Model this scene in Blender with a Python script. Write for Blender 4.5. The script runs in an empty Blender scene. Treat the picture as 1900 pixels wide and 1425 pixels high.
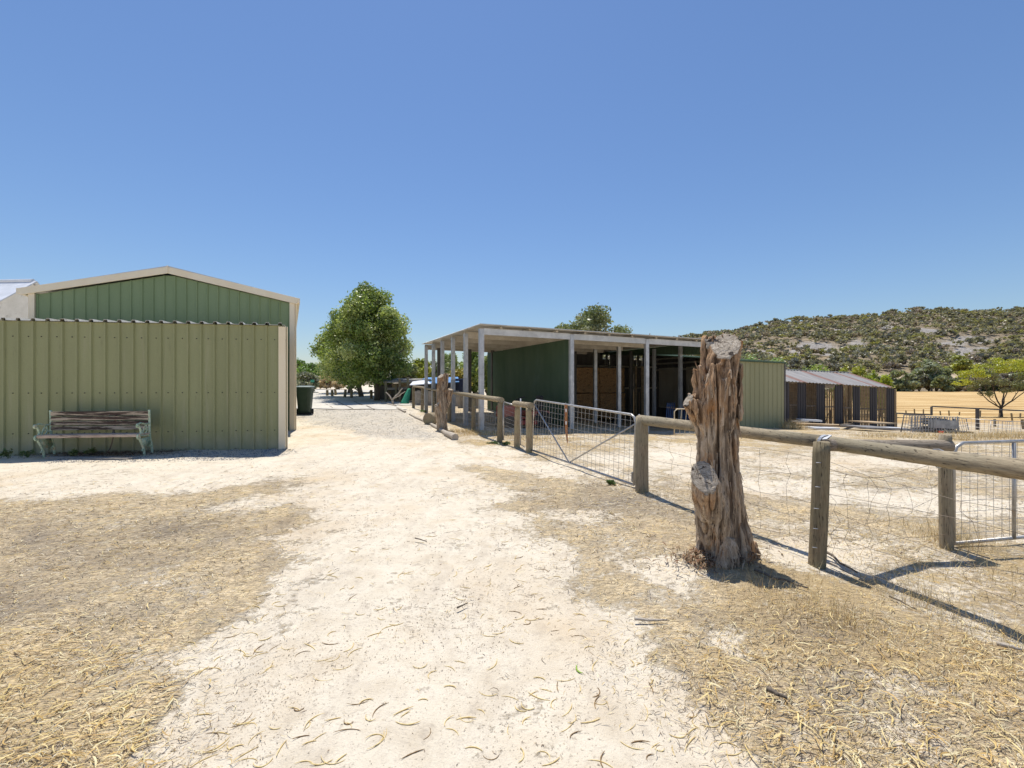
import bpy, math, random
import numpy as np
from mathutils import Vector, Matrix, noise as mn
random.seed(7); RNG = np.random.default_rng(7)
S = bpy.context.scene; C = S.collection
F = 844.0; CX = 950.0; CY = 713.0; CAMZ = 1.4
def P(px, py, Y): return Vector(((px-CX)/F*Y, Y, CAMZ-(py-CY)/F*Y))

# ------------------------------------------------------------------ terrain
GY = np.array([-60,0,9,13,18,22,28,35,50,100,170,400,4000],float)
GX = np.array([-12,-4,-1,2,4.5,10,18,30],float)
GT = np.array([
 [0,0,0,.18,.34,.44,.58,.78,1.08,1.1,1.0,.5,0],
 [0,0,0,.12,.25,.36,.52,.74,1.0,1.0,.8,.3,0],
 [0,0,.02,.13,.22,.26,.30,.34,.3,0,-.5,-2,-3],
 [0,0,0,.02,.05,.05,.0,-.1,-.3,-.6,-1,-3,-3],
 [0,0,-.02,-.12,-.26,-.33,-.45,-.6,-1,-1.4,-1.4,-4,-4],
 [0,0,-.03,-.15,-.30,-.42,-.7,-1,-1.6,-1.7,-1.4,-4,-4],
 [0,0,-.05,-.3,-.55,-.72,-1.1,-1.5,-2.2,-1.9,-1.4,-4,-4],
 [0,0,-.1,-.4,-.7,-.95,-1.3,-1.7,-2.2,-1.9,-1.4,-4,-4]])
def Gn(x, y):
    x = np.atleast_1d(np.asarray(x,float)); y = np.atleast_1d(np.asarray(y,float))
    x = np.clip(x, GX[0], GX[-1]); y = np.clip(y, GY[0], GY[-1])
    i = np.clip(np.searchsorted(GX, x)-1, 0, len(GX)-2); j = np.clip(np.searchsorted(GY, y)-1, 0, len(GY)-2)
    u = (x-GX[i])/(GX[i+1]-GX[i]); v = (y-GY[j])/(GY[j+1]-GY[j])
    base = (1-u)*((1-v)*GT[i,j]+v*GT[i,j+1]) + u*((1-v)*GT[i+1,j]+v*GT[i+1,j+1])
    near = np.exp(-np.maximum(y,0)/30.)
    bumps = .022*np.sin(x*1.9+1.3*np.sin(y*.8))*np.sin(y*1.35+.7*x) + .012*np.sin(x*4.3+y*2.1)*np.sin(y*3.7-x)
    dst = ((x-1.72)/.75)**2 + ((y-3.55)/.65)**2
    mound = .05*np.exp(-dst)
    return base + bumps*near + mound
def G(x, y): return float(Gn(x, y)[0])
def gpt(px, py, zoff=0.0):
    """world point on the ground seen at pixel"""
    Y = CAMZ*F/max(py-CY, 8)
    for _ in range(30):
        z = G((px-CX)/F*Y, Y); Y = .5*Y + .5*(CAMZ-z)*F/max(py-CY, 1)
    x = (px-CX)/F*Y
    return Vector((x, Y, G(x, Y)+zoff))

# ------------------------------------------------------------------ mesh builder
ORG = {}
class MB:
    def __init__(s): s.v=[]; s.f=[]; s.sm=False
    def add(s, vs, fs):
        n=len(s.v); s.v += [tuple(v) for v in vs]; s.f += [tuple(i+n for i in f) for f in fs]; return s
    def hexa(s, p):   # 8 pts: bottom 4 ccw, top 4 ccw
        return s.add(p, [(3,2,1,0),(4,5,6,7),(0,1,5,4),(1,2,6,5),(2,3,7,6),(3,0,4,7)])
    def box(s, c, d, rz=0, M=None):
        pts=[]
        for z in (-.5,.5):
            for x,y in ((-.5,-.5),(.5,-.5),(.5,.5),(-.5,.5)):
                v=Vector((x*d[0],y*d[1],z*d[2]))
                if M is not None: v = M @ v
                else: v = Matrix.Rotation(rz,3,'Z') @ v
                pts.append(v+Vector(c))
        return s.hexa(pts)
    def beam(s, p, q, w, h, up=(0,0,1)):
        p=Vector(p); q=Vector(q); d=(q-p).normalized(); up=Vector(up)
        r=d.cross(up)
        if r.length<1e-4: r=d.cross(Vector((1,0,0)))
        r.normalize(); u=r.cross(d)
        pts=[]
        for a in (p,q):
            for i,j in ((-1,-1),(1,-1),(1,1),(-1,1)): pts.append(a+r*(i*w/2)+u*(j*h/2))
        return s.add(pts,[(0,1,2,3),(7,6,5,4),(0,4,5,1),(1,5,6,2),(2,6,7,3),(3,7,4,0)])
    def tube(s, pts, rad, n=8, cap=True, closed=False):
        pts=[Vector(p) for p in pts]
        if not hasattr(rad,'__len__'): rad=[rad]*len(pts)
        m=len(pts); base=len(s.v); prev=None
        for i,p in enumerate(pts):
            if closed: d=pts[(i+1)%m]-pts[i-1]
            else: d=pts[min(i+1,m-1)]-pts[max(i-1,0)]
            d.normalize()
            if prev is None:
                a=Vector((0,0,1)) if abs(d.z)<.9 else Vector((1,0,0))
                r=d.cross(a).normalized()
            else:
                r=(prev-d*prev.dot(d)).normalized()
            prev=r; u=d.cross(r)
            for k in range(n):
                t=2*math.pi*k/n; s.v.append(tuple(p+(r*math.cos(t)+u*math.sin(t))*rad[i]))
        for i in range(m if closed else m-1):
            for k in range(n):
                a=base+i*n+k; b=base+i*n+(k+1)%n; i2=(i+1)%m
                c_=base+i2*n+(k+1)%n; d_=base+i2*n+k
                s.f.append((a,b,c_,d_))
        if cap and not closed:
            s.f.append(tuple(base+k for k in range(n))[::-1]); s.f.append(tuple(base+(m-1)*n+k for k in range(n)))
        return s
    def cyl(s, p, q, r, n=12): return s.tube([p,q], r, n)
    def sheet(s, top, bot):
        n=len(top); return s.add(list(top)+list(bot), [(i,i+1,n+i+1,n+i) for i in range(n-1)])
    def build(s, name, m, parent=None, org=None, bevel=0, smooth=None):
        return link_mesh(name, s.v, s.f, m, parent, org, bevel, s.sm if smooth is None else smooth)
def link_mesh(name, v, f, m, parent=None, org=None, bevel=0, smooth=False, col=None, attrs=None):
    o3 = ORG[parent.name] if parent is not None else Vector(org if org is not None else (0,0,0))
    me = bpy.data.meshes.new(name)
    if isinstance(v, np.ndarray):
        v = v - np.array(o3)
        nv=len(v); f=np.asarray(f,np.int32); nf=len(f); k=f.shape[1]
        me.vertices.add(nv); me.vertices.foreach_set('co', v.astype(np.float32).ravel())
        me.loops.add(nf*k); me.loops.foreach_set('vertex_index', f.ravel())
        me.polygons.add(nf); me.polygons.foreach_set('loop_start', np.arange(0,nf*k,k,dtype=np.int32))
        me.update(calc_edges=True)
    else:
        me.from_pydata([tuple(Vector(a)-o3) for a in v], [], f)
    if col is not None:
        a = me.attributes.new('tint','FLOAT_COLOR','POINT')
        cc = np.ones((len(col),4),np.float32); cc[:,:3]=col; a.data.foreach_set('color', cc.ravel())
    if attrs:
        for kx,vv in attrs.items():
            a = me.attributes.new(kx,'FLOAT','POINT'); a.data.foreach_set('value', np.asarray(vv,np.float32))
    if smooth: me.polygons.foreach_set('use_smooth',[True]*len(me.polygons))
    me.materials.append(m)
    o = bpy.data.objects.new(name, me); C.objects.link(o)
    if parent is not None: o.parent = parent
    else: o.location = o3
    ORG[o.name] = Vector(o3)
    if bevel:
        b = o.modifiers.new('bevel','BEVEL'); b.width=bevel; b.segments=2; b.limit_method='ANGLE'
    return o
def tag(o, label=None, cat=None, group=None, kind=None):
    if label: o['label']=label
    if cat: o['category']=cat
    if group: o['group']=group
    if kind: o['kind']=kind
    return o
def thing(name, label, cat, loc, group=None):
    o = bpy.data.objects.new(name, None); C.objects.link(o); o.location=loc; o.empty_display_size=.2
    ORG[o.name]=Vector(loc); return tag(o,label,cat,group)

# ------------------------------------------------------------------ materials
class NT:
    def __init__(s, name):
        s.m=bpy.data.materials.new(name); s.m.use_nodes=True; s.t=s.m.node_tree
        s.b=s.t.nodes['Principled BSDF']; s.out=s.t.nodes['Material Output']
    def n(s, typ, ins=None, **kw):
        nd=s.t.nodes.new(typ)
        for k,v in kw.items(): setattr(nd,k,v)
        for k,v in (ins or {}).items():
            sock=nd.inputs[k]
            if isinstance(v, bpy.types.NodeSocket): s.t.links.new(v,sock)
            else: sock.default_value=v
        return nd
    def L(s,a,b): s.t.links.new(a,b)
    def coord(s, scale=(1,1,1), which='Object'):
        tc=s.n('ShaderNodeTexCoord'); mp=s.n('ShaderNodeMapping',{'Vector':tc.outputs[which],'Scale':scale}); return mp.outputs[0]
    def pos(s, scale=(1,1,1)):
        g=s.n('ShaderNodeNewGeometry'); mp=s.n('ShaderNodeMapping',{'Vector':g.outputs['Position'],'Scale':scale}); return mp.outputs[0]
    def noise(s, vec, scale=5, detail=5, rough=.6, dist=0):
        return s.n('ShaderNodeTexNoise',{'Vector':vec,'Scale':scale,'Detail':detail,'Roughness':rough,'Distortion':dist}).outputs['Fac']
    def ramp(s, fac, stops, interp='LINEAR'):
        r=s.n('ShaderNodeValToRGB',{'Fac':fac}); cr=r.color_ramp; cr.interpolation=interp
        while len(cr.elements)<len(stops): cr.elements.new(.5)
        for e,(p,c) in zip(cr.elements, stops):
            e.position=p; e.color=(c,c,c,1) if not hasattr(c,'__len__') else (*c,1)
        return r.outputs['Color']
    def mix(s, fac, a, b, mode='MIX'):
        n=s.n('ShaderNodeMix', data_type='RGBA', blend_type=mode)
        for i,v in ((0,fac),(6,a),(7,b)):
            if isinstance(v, bpy.types.NodeSocket): s.L(v,n.inputs[i])
            elif i==0: n.inputs[i].default_value=v
            else: n.inputs[i].default_value=(*v,1)
        return n.outputs[2]
    def math(s, op, a, b=0.0, c=None, clamp=False):
        n=s.n('ShaderNodeMath', operation=op, use_clamp=clamp)
        for i,v in enumerate((a,b) if c is None else (a,b,c)):
            if isinstance(v, bpy.types.NodeSocket): s.L(v,n.inputs[i])
            else: n.inputs[i].default_value=v
        return n.outputs[0]
    def bump(s, h, strength=.3, dist=.02):
        n=s.n('ShaderNodeBump',{'Height':h,'Strength':strength,'Distance':dist}); s.L(n.outputs[0], s.b.inputs['Normal'])
    def done(s, col=None, rough=.8, metal=0, spec=.3):
        if col is not None:
            if isinstance(col, bpy.types.NodeSocket): s.L(col,s.b.inputs['Base Color'])
            else: s.b.inputs['Base Color'].default_value=(*col,1)
        if isinstance(rough, bpy.types.NodeSocket): s.L(rough,s.b.inputs['Roughness'])
        else: s.b.inputs['Roughness'].default_value=rough
        s.b.inputs['Metallic'].default_value=metal; s.b.inputs['Specular IOR Level'].default_value=spec
        return s.m
def surf(name, c1, c2, scale=4, st=(1,1,1), rough=.8, metal=0, bump=.2, bd=.01, spec=.3, c3=None, s3=1.5, t3=.6, lo=.35, hi=.65, dirt=None):
    t=NT(name); v=t.coord(st); n1=t.noise(v,scale,8,.65)
    col=t.ramp(n1,[(lo,c1),(hi,c2)])
    if c3:
        n3=t.noise(t.coord(st),s3,6,.7,.4); col=t.mix(t.ramp(n3,[(t3-.05,0.0),(t3+.05,1.0)]),col,c3)
    n2=t.noise(t.coord(),90,3,.6); col=t.mix(.18,col,t.ramp(n2,[(.3,.25),(.7,.9)]),'OVERLAY')
    if bump: t.bump(n1,bump,bd)
    return t.done(col,rough,metal,spec)
M={}
def sheetmat(name,c1,c2,dust):
    t=NT(name); v=t.coord((1,1,.2)); n1=t.noise(v,1.3,6,.6); col=t.ramp(n1,[(.35,c1),(.65,c2)])
    n2=t.noise(t.coord(),90,3,.6); col=t.mix(.15,col,t.ramp(n2,[(.3,.25),(.7,.9)]),'OVERLAY')
    g=t.n('ShaderNodeNewGeometry'); sp=t.n('ShaderNodeSeparateXYZ',{0:g.outputs['Position']})
    sn=t.noise(t.coord((1,1,.6)),6,6,.75); st=t.noise(t.coord((1,1,.06)),9,4,.7)
    lo=t.ramp(t.math('ADD',sp.outputs[2],t.math('MULTIPLY',t.math('SUBTRACT',sn,.5),.9)),[(.05,.55),(.42,0.0)])
    col=t.mix(lo,col,dust); col=t.mix(t.ramp(st,[(.56,0.0),(.70,.30)]),col,dust)
    col=t.mix(t.ramp(t.noise(t.coord((1,1,.1)),16,4,.7),[(.62,0.0),(.72,.35)]),col,tuple(c*.55 for c in c1))
    t.bump(t.noise(t.coord((1,1,.3)),2.5,3,.5),.12,.05)
    return t.done(col,.5,0,.4)
M['olive_wall']=sheetmat('olive_painted_steel',(.275,.28,.140),(.32,.325,.165),(.44,.40,.28))
M['green_wall']=surf('blue_green_painted_steel',(.20,.265,.13),(.235,.30,.155),1.2,(1,1,.25),.5,0,.03,.01,.4)
M['pale_green']=surf('pale_green_steel',(.30,.295,.165),(.345,.335,.195),1,(1,1,.25),.5,0,.03)
M['dark_green']=surf('dark_green_steel',(.050,.09,.050),(.075,.115,.07),1.6,(1,1,.3),.55,0,.03,c3=(.075,.12,.085),s3=.7,t3=.6)
M['cream']=surf('cream_painted_steel',(.86,.72,.50),(.90,.78,.58),2,(1,1,.3),.5,0,.02)
M['roof_steel']=surf('weathered_zinc_roof',(.50,.48,.44),(.66,.64,.60),1.5,(1,1,1),.45,.3,.03,c3=(.42,.36,.28),s3=1.1,t3=.62)
M['roof_rust']=surf('rust_streaked_roof',(.17,.165,.165),(.30,.285,.275),2,(6,.25,.25),.65,.0,.03)
M['rust_strip']=surf('rusty_red_strip',(.17,.085,.065),(.27,.17,.14),3,(6,.3,.3),.7,0,.05)
M['galv']=surf('galvanised_steel',(.38,.39,.41),(.60,.61,.63),7,(1,1,.6),.42,.35,.03,c3=(.42,.44,.46),s3=2.2,t3=.58)
M['galv_side']=surf('two_tone_galvanised',(.30,.31,.32),(.46,.47,.48),7,(1,1,.6),.5,.2,.03,c3=(.24,.25,.26),s3=2.2,t3=.58)
M['galv_beam']=surf('galvanised_beam',(.46,.46,.46),(.66,.66,.66),5,(.6,.6,.6),.42,.3,.03,c3=(.55,.55,.54),s3=2,t3=.6)
M['purlin']=surf('dusty_purlin',(.46,.41,.34),(.60,.55,.47),3,(1,1,1),.6,.1,.03)
M['wire']=surf('dull_wire',(.33,.31,.28),(.52,.50,.47),10,(1,1,1),.5,.5,0)
M['rusty_wire']=surf('rusty_wire',(.16,.12,.09),(.30,.25,.2),10,(1,1,1),.7,.3,0)
M['pipe']=surf('gate_pipe',(.34,.33,.31),(.54,.52,.50),12,(1,1,1),.38,.45,.03,c3=(.36,.24,.15),s3=3,t3=.70)
M['charcoal']=surf('charcoal_steel',(.062,.056,.058),(.088,.080,.082),2,(1,1,.3),.5,0,.02)
M['black']=surf('black_plastic',(.012,.012,.014),(.025,.025,.028),4,(1,1,1),.5,0,.05)
M['bin_green']=surf('dark_green_plastic',(.028,.050,.030),(.042,.066,.042),5,(1,1,1),.45,0,.04,spec=.4)
M['bin_lid']=surf('grey_green_lid',(.20,.25,.24),(.30,.35,.34),5,(1,1,1),.4,0,.04)
M['iron']=surf('flaking_green_iron',(.26,.40,.28),(.60,.68,.52),22,(1,1,1),.6,.1,.3,.004,c3=(.62,.56,.38),s3=14,t3=.58)
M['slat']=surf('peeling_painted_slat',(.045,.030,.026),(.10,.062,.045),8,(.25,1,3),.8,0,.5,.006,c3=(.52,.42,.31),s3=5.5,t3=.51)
M['slat_light']=surf('worn_pale_slat',(.40,.29,.22),(.62,.50,.40),8,(.3,2,2),.75,0,.4,.005,c3=(.12,.07,.05),s3=6,t3=.6)
M['white_wall']=surf('patchy_whitewash',(.66,.65,.62),(.78,.77,.75),2.5,(1,1,1),.9,0,.3,.02,c3=(.5,.49,.47),s3=1.6,t3=.6)
M['white_roof']=surf('pale_iron_roof',(.62,.64,.67),(.74,.76,.80),2,(1,1,1),.55,.1,.02)
M['hay']=surf('stacked_hay',(.26,.15,.07),(.46,.28,.14),18,(1,1,2.5),.95,0,.9,.03,c3=(.12,.07,.035),s3=5,t3=.6)
M['beige_wall']=surf('dusty_beige_iron',(.50,.44,.36),(.64,.57,.48),2,(1,1,.3),.7,.1,.03)
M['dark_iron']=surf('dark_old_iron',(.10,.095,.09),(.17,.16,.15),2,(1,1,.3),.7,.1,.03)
M['rust']=surf('orange_rust',(.34,.14,.055),(.48,.23,.10),12,(1,1,.6),.85,.2,.2,.003,c3=(.26,.09,.04),s3=5,t3=.58)
M['white_spot']=surf('pale_lichen',(.7,.68,.66),(.8,.78,.76),20,(1,1,1),.8,0,.1)
M['blue_tarp']=surf('blue_sheet',(.10,.24,.48),(.16,.32,.58),3,(1,1,1),.4,0,.1)
M['blue_paint']=surf('dull_blue_paint',(.07,.12,.26),(.11,.17,.33),5,(1,1,1),.6,0,.05)
M['red_paint']=surf('faded_red_paint',(.28,.04,.03),(.38,.08,.06),5,(1,1,1),.5,0,.05)
M['red_lamp']=surf('red_lens',(.65,.02,.03),(.75,.04,.05),5,(1,1,1),.25,0,0)
M['net_green']=surf('green_netting',(.03,.24,.14),(.07,.36,.23),30,(1,1,1),.8,0,.6,.01)
M['yellow_pipe']=surf('cream_yellow_pipe',(.62,.52,.36),(.72,.62,.46),8,(1,1,1),.5,.1,.03)
M['board']=surf('weathered_board',(.38,.28,.17),(.56,.42,.27),5,(.4,.4,2),.85,0,.2)
M['grey_board']=surf('grey_weathered_board',(.24,.22,.20),(.40,.37,.33),7,(3,3,.4),.9,0,.4,.008)
M['concrete']=surf('dusty_concrete',(.50,.46,.40),(.62,.58,.51),2,(1,1,1),.9,0,.15,.01,c3=(.66,.60,.50),s3=.6,t3=.55)
M['sign_green']=surf('sea_green_panel',(.06,.30,.20),(.08,.36,.25),5,(1,1,1),.5,0,0)
M['tyre']=surf('rubber_tyre',(.02,.02,.02),(.04,.04,.038),8,(1,1,1),.85,0,.1)
M['tank_blue']=surf('dark_blue_drum',(.015,.022,.05),(.025,.035,.075),5,(1,1,1),.45,0,.03)
M['joint']=surf('dark_joint_fill',(.13,.10,.08),(.22,.18,.14),5,(1,1,1),.9,0,0)

def wood(name, dirv, c1, c2, cdark, green=None, sc=1.0):
    """round weathered timber: streaks and drying cracks along direction dirv"""
    t=NT(name); d=Vector(dirv).normalized()
    st=[14 - 13.0*abs(c) for c in d]
    v=t.coord(st); n1=t.noise(v,5*sc,8,.7,.3); n2=t.noise(t.coord([s*1.6 for s in st]),7*sc,4,.6,.2); n3=t.noise(t.coord(),1.3,5,.6)
    col=t.ramp(n1,[(.30,c1),(.62,c2)])
    if green: col=t.mix(t.ramp(n3,[(.42,0.0),(.62,.75)]),col,green)
    crack=t.ramp(n2,[(.33,1.0),(.40,0.0)])
    col=t.mix(crack,col,cdark)
    hh=t.math('SUBTRACT',n1,t.math('MULTIPLY',crack,.8)); t.bump(hh,.6,.012)
    return t.done(col,.88,0,.2)
FD=(.28,-.96,0)
M['post_v']=wood('grey_post_timber',(0,0,1),(.21,.16,.11),(.40,.33,.235),(.05,.04,.03),green=(.27,.26,.17))
M['post_dark']=wood('dark_post_timber',(0,0,1),(.17,.125,.08),(.33,.265,.175),(.04,.03,.025),green=(.20,.20,.12))
M['post_warm']=wood('warm_post_timber',(0,0,1),(.28,.20,.12),(.42,.32,.21),(.07,.05,.03),green=(.34,.34,.19))
M['rail']=wood('grey_rail_timber',FD,(.18,.14,.09),(.44,.36,.245),(.045,.035,.025),green=(.29,.255,.18),sc=.7)
M['rail_x']=wood('cross_rail_timber',(1,.2,0),(.18,.145,.105),(.38,.32,.25),(.05,.04,.03))
M['branch']=wood('dry_branch',(0,0,1),(.38,.33,.27),(.55,.48,.40),(.14,.1,.07))
M['bark']=wood('tree_bark',(0,0,1),(.12,.095,.07),(.22,.18,.14),(.04,.03,.025))
M['bark_dark']=wood('dark_bark',(0,0,1),(.07,.055,.045),(.13,.11,.09),(.03,.02,.02))
M['bark_pale']=wood('pale_gum_bark',(0,0,1),(.28,.24,.2),(.45,.40,.35),(.12,.1,.08))

def leafmat(name, transl=.42, rough=.42, spec=.6):
    t=NT(name); a=t.n('ShaderNodeAttribute', attribute_name='tint')
    t.b.inputs['Roughness'].default_value=rough; t.b.inputs['Specular IOR Level'].default_value=spec
    t.L(a.outputs['Color'],t.b.inputs['Base Color'])
    tr=t.n('ShaderNodeBsdfTranslucent',{'Color':t.mix(.5,a.outputs['Color'],(.35,.40,.04),'OVERLAY')})
    mx=t.n('ShaderNodeMixShader',{0:transl}); t.L(t.b.outputs[0],mx.inputs[1]); t.L(tr.outputs[0],mx.inputs[2]); t.L(mx.outputs[0],t.out.inputs[0])
    return t.m
M['leaf']=leafmat('tree_leaves'); M['straw']=leafmat('dry_straw',.12,.8,.2)
SKY_ALT=100; SKY_AIR=1.35; SKY_DUST=0.2; SKY_OZ=8.5; SKY_STR=0.109; SUN_STR=4.95; EXPO=0.0
# ------------------------------------------------------------------ ground masks
def inpoly(px, py, poly):
    r=np.zeros(len(px),bool); n=len(poly); j=n-1
    for i in range(n):
        xi,yi=poly[i]; xj,yj=poly[j]
        c=((yi>py)!=(yj>py)) & (px < (xj-xi)*(py-yi)/((yj-yi) or 1e-9)+xi); r^=c; j=i
    return r
POLY_L=[(-4000,934),(0,931),(121,937),(210,917),(363,910),(450,902),(504,894),(553,888),(536,931),(557,967),(515,1000),(500,1031),(536,1056),(444,1140),(351,1185),(319,1225),(250,1237),(258,1265),(343,1310),(278,1362),(262,1425),(190,1700),(100,2600),(-9000,2600)]
POLY_R=[(880,862),(960,876),(1050,888),(1130,906),(1185,925),(1300,985),(1500,1060),(1900,1230),(4000,2100),(9000,2600),(2100,2600),(1530,1700),(1407,1425),(1371,1375),(1328,1316),(1288,1265),(1225,1222),(1222,1188),(1150,1150),(1110,1140),(1075,1090),(1060,1035),(1010,1020),(1000,975),(945,950),(900,905)]
POLY_V=[(742,757),(775,764),(850,826),(925,832),(985,842),(1185,925),(1300,985),(1500,1060),(1900,1230),(4000,2100),(9000,2600),(9000,760),(2000,760),(1500,735),(950,735)]   # behind the fence (yard) and verge
POLY_G=[(545,760),(760,757),(790,775),(845,812),(800,822),(700,812),(640,800),(560,790),(545,790)]
POLY_G2=[(60,832),(300,838),(535,829),(560,843),(530,852),(280,858),(60,860)]
WHITE=[(1240,1065,62,38),(1300,1050,60,18),(1370,1205,38,26),(1730,1292,95,16),(1715,1380,48,24),(1500,1030,110,14),(960,930,26,7),(1090,960,50,10),(455,940,55,9),(500,925,40,8),(280,1075,28,10),
       (1250,850,90,16),(1450,905,120,9),(1700,925,140,12),(1560,860,150,9),(1330,885,70,9),(1840,945,120,10)]
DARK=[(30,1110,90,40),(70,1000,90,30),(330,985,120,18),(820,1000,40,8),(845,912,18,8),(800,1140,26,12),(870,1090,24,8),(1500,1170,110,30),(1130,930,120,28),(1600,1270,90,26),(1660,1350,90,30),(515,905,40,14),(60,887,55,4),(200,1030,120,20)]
def proj(x,y,z):
    yy=np.maximum(y,.45); return CX+F*x/yy, CY+F*(CAMZ-z)/yy
def masks(x,y):
    acc=None
    h=np.modf(np.abs(np.sin(x*127.1+y*311.7)*43758.5))[0]*6.28
    rr_=np.clip(.035*np.maximum(y,1.5),.06,.5)
    for k in range(7):
        r=0 if k==0 else rr_
        m=masks0(x+r*np.cos(h+k*1.05),y+1.2*r*np.sin(h+k*1.05))
        acc=[a+b/7 for a,b in zip(acc,m)] if acc is not None else [b/7 for b in m]
    return acc
def masks0(x,y):
    wa=np.clip(y/7.,.15,1)
    z=Gn(x,y); px,py=proj(x,y,z)
    wx=x+wa*(.16*np.sin(2.9*y+1.7*x)+.10*np.sin(6.1*x-4.3*y)+.05*np.sin(13*y+9*x)); wy=y+wa*(.20*np.sin(2.3*x+.9*y)+.12*np.sin(5.2*y+3.9*x)+.05*np.sin(15*x-7*y))
    px0,py0=px,py; px,py=proj(wx,wy,z)
    lit=(inpoly(px,py,POLY_L)|inpoly(px,py,POLY_R)).astype(float)
    yard=inpoly(px,py,POLY_V)&~inpoly(px,py,POLY_R)
    lit=np.where(yard,.66,lit)
    grav=(inpoly(px,py,POLY_G)).astype(float); grav=np.where(inpoly(px,py,POLY_G2),.9,grav)
    wh=np.zeros(len(px)); dk=np.zeros(len(px))
    for cx,cy,rx,ry in WHITE: wh=np.maximum(wh,np.exp(-(((px-cx)/rx)**2+((py-cy)/ry)**2)))
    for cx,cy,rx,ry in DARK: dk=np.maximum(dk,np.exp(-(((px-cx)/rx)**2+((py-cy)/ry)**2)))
    lit=np.clip(lit-1.6*wh,0,1)
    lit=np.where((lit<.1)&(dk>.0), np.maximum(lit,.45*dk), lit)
    field=np.clip((y-33)/6,0,1)*np.clip((x-8)/6,0,1)
    gold=((px>1350)&(py>1020)&(py<1260)).astype(float)*.9
    gold=np.maximum(gold, ((px<160)&(py>1180)).astype(float)*.5); gold=np.maximum(gold,((py>800)&(py<840)&(px>560)&(px<760)).astype(float)*.8)
    gold=np.maximum(gold,((py<835)&(py>775)&(px>850)).astype(float)*.9)
    return lit,grav,field,np.maximum(dk,0),gold
def axis(parts):
    out=[]
    for a,b,st in parts: out+=list(np.arange(a,b,st))
    out.append(parts[-1][1]); return np.array(out)
gx=axis([(-4000,-400,400),(-400,-60,40),(-60,-20,4),(-20,-7,.5),(-7,7,.08),(7,24,.4),(24,60,3),(60,400,30),(400,4000,400)])
gy=axis([(-400,-20,40),(-20,-2,2),(-2,.8,.2),(.8,8,.07),(8,16,.14),(16,30,.5),(30,60,1.5),(60,200,8),(200,4000,200)])
XX,YY=np.meshgrid(gx,gy); xf=XX.ravel(); yf=YY.ravel(); zf=Gn(xf,yf)
near=(np.abs(xf)<8)&(yf<14)&(yf>0)
jit=np.zeros(len(xf)); idx=np.nonzero(near)[0]
lit,grav,field,dk,gold=masks(xf,yf)
for i in idx:
    jit[i]=.012*mn.noise(Vector((xf[i]*2.2,yf[i]*2.2,0)))+.006*mn.noise(Vector((xf[i]*7,yf[i]*7,3)))+(.006 if lit[i]>.5 else .0)
zf=zf+jit
nx=len(gx); ny=len(gy); ZG=zf.reshape(ny,nx); ii=np.arange((nx)*(ny)).reshape(ny,nx)
def Gm(x,y):
    x=np.atleast_1d(np.asarray(x,float)); y=np.atleast_1d(np.asarray(y,float))
    i=np.clip(np.searchsorted(gx,x)-1,0,nx-2); j=np.clip(np.searchsorted(gy,y)-1,0,ny-2)
    u=np.clip((x-gx[i])/(gx[i+1]-gx[i]),0,1); v=np.clip((y-gy[j])/(gy[j+1]-gy[j]),0,1)
    return (1-v)*((1-u)*ZG[j,i]+u*ZG[j,i+1])+v*((1-u)*ZG[j+1,i]+u*ZG[j+1,i+1])
q=np.stack([ii[:-1,:-1],ii[:-1,1:],ii[1:,1:],ii[1:,:-1]],-1).reshape(-1,4)
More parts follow.
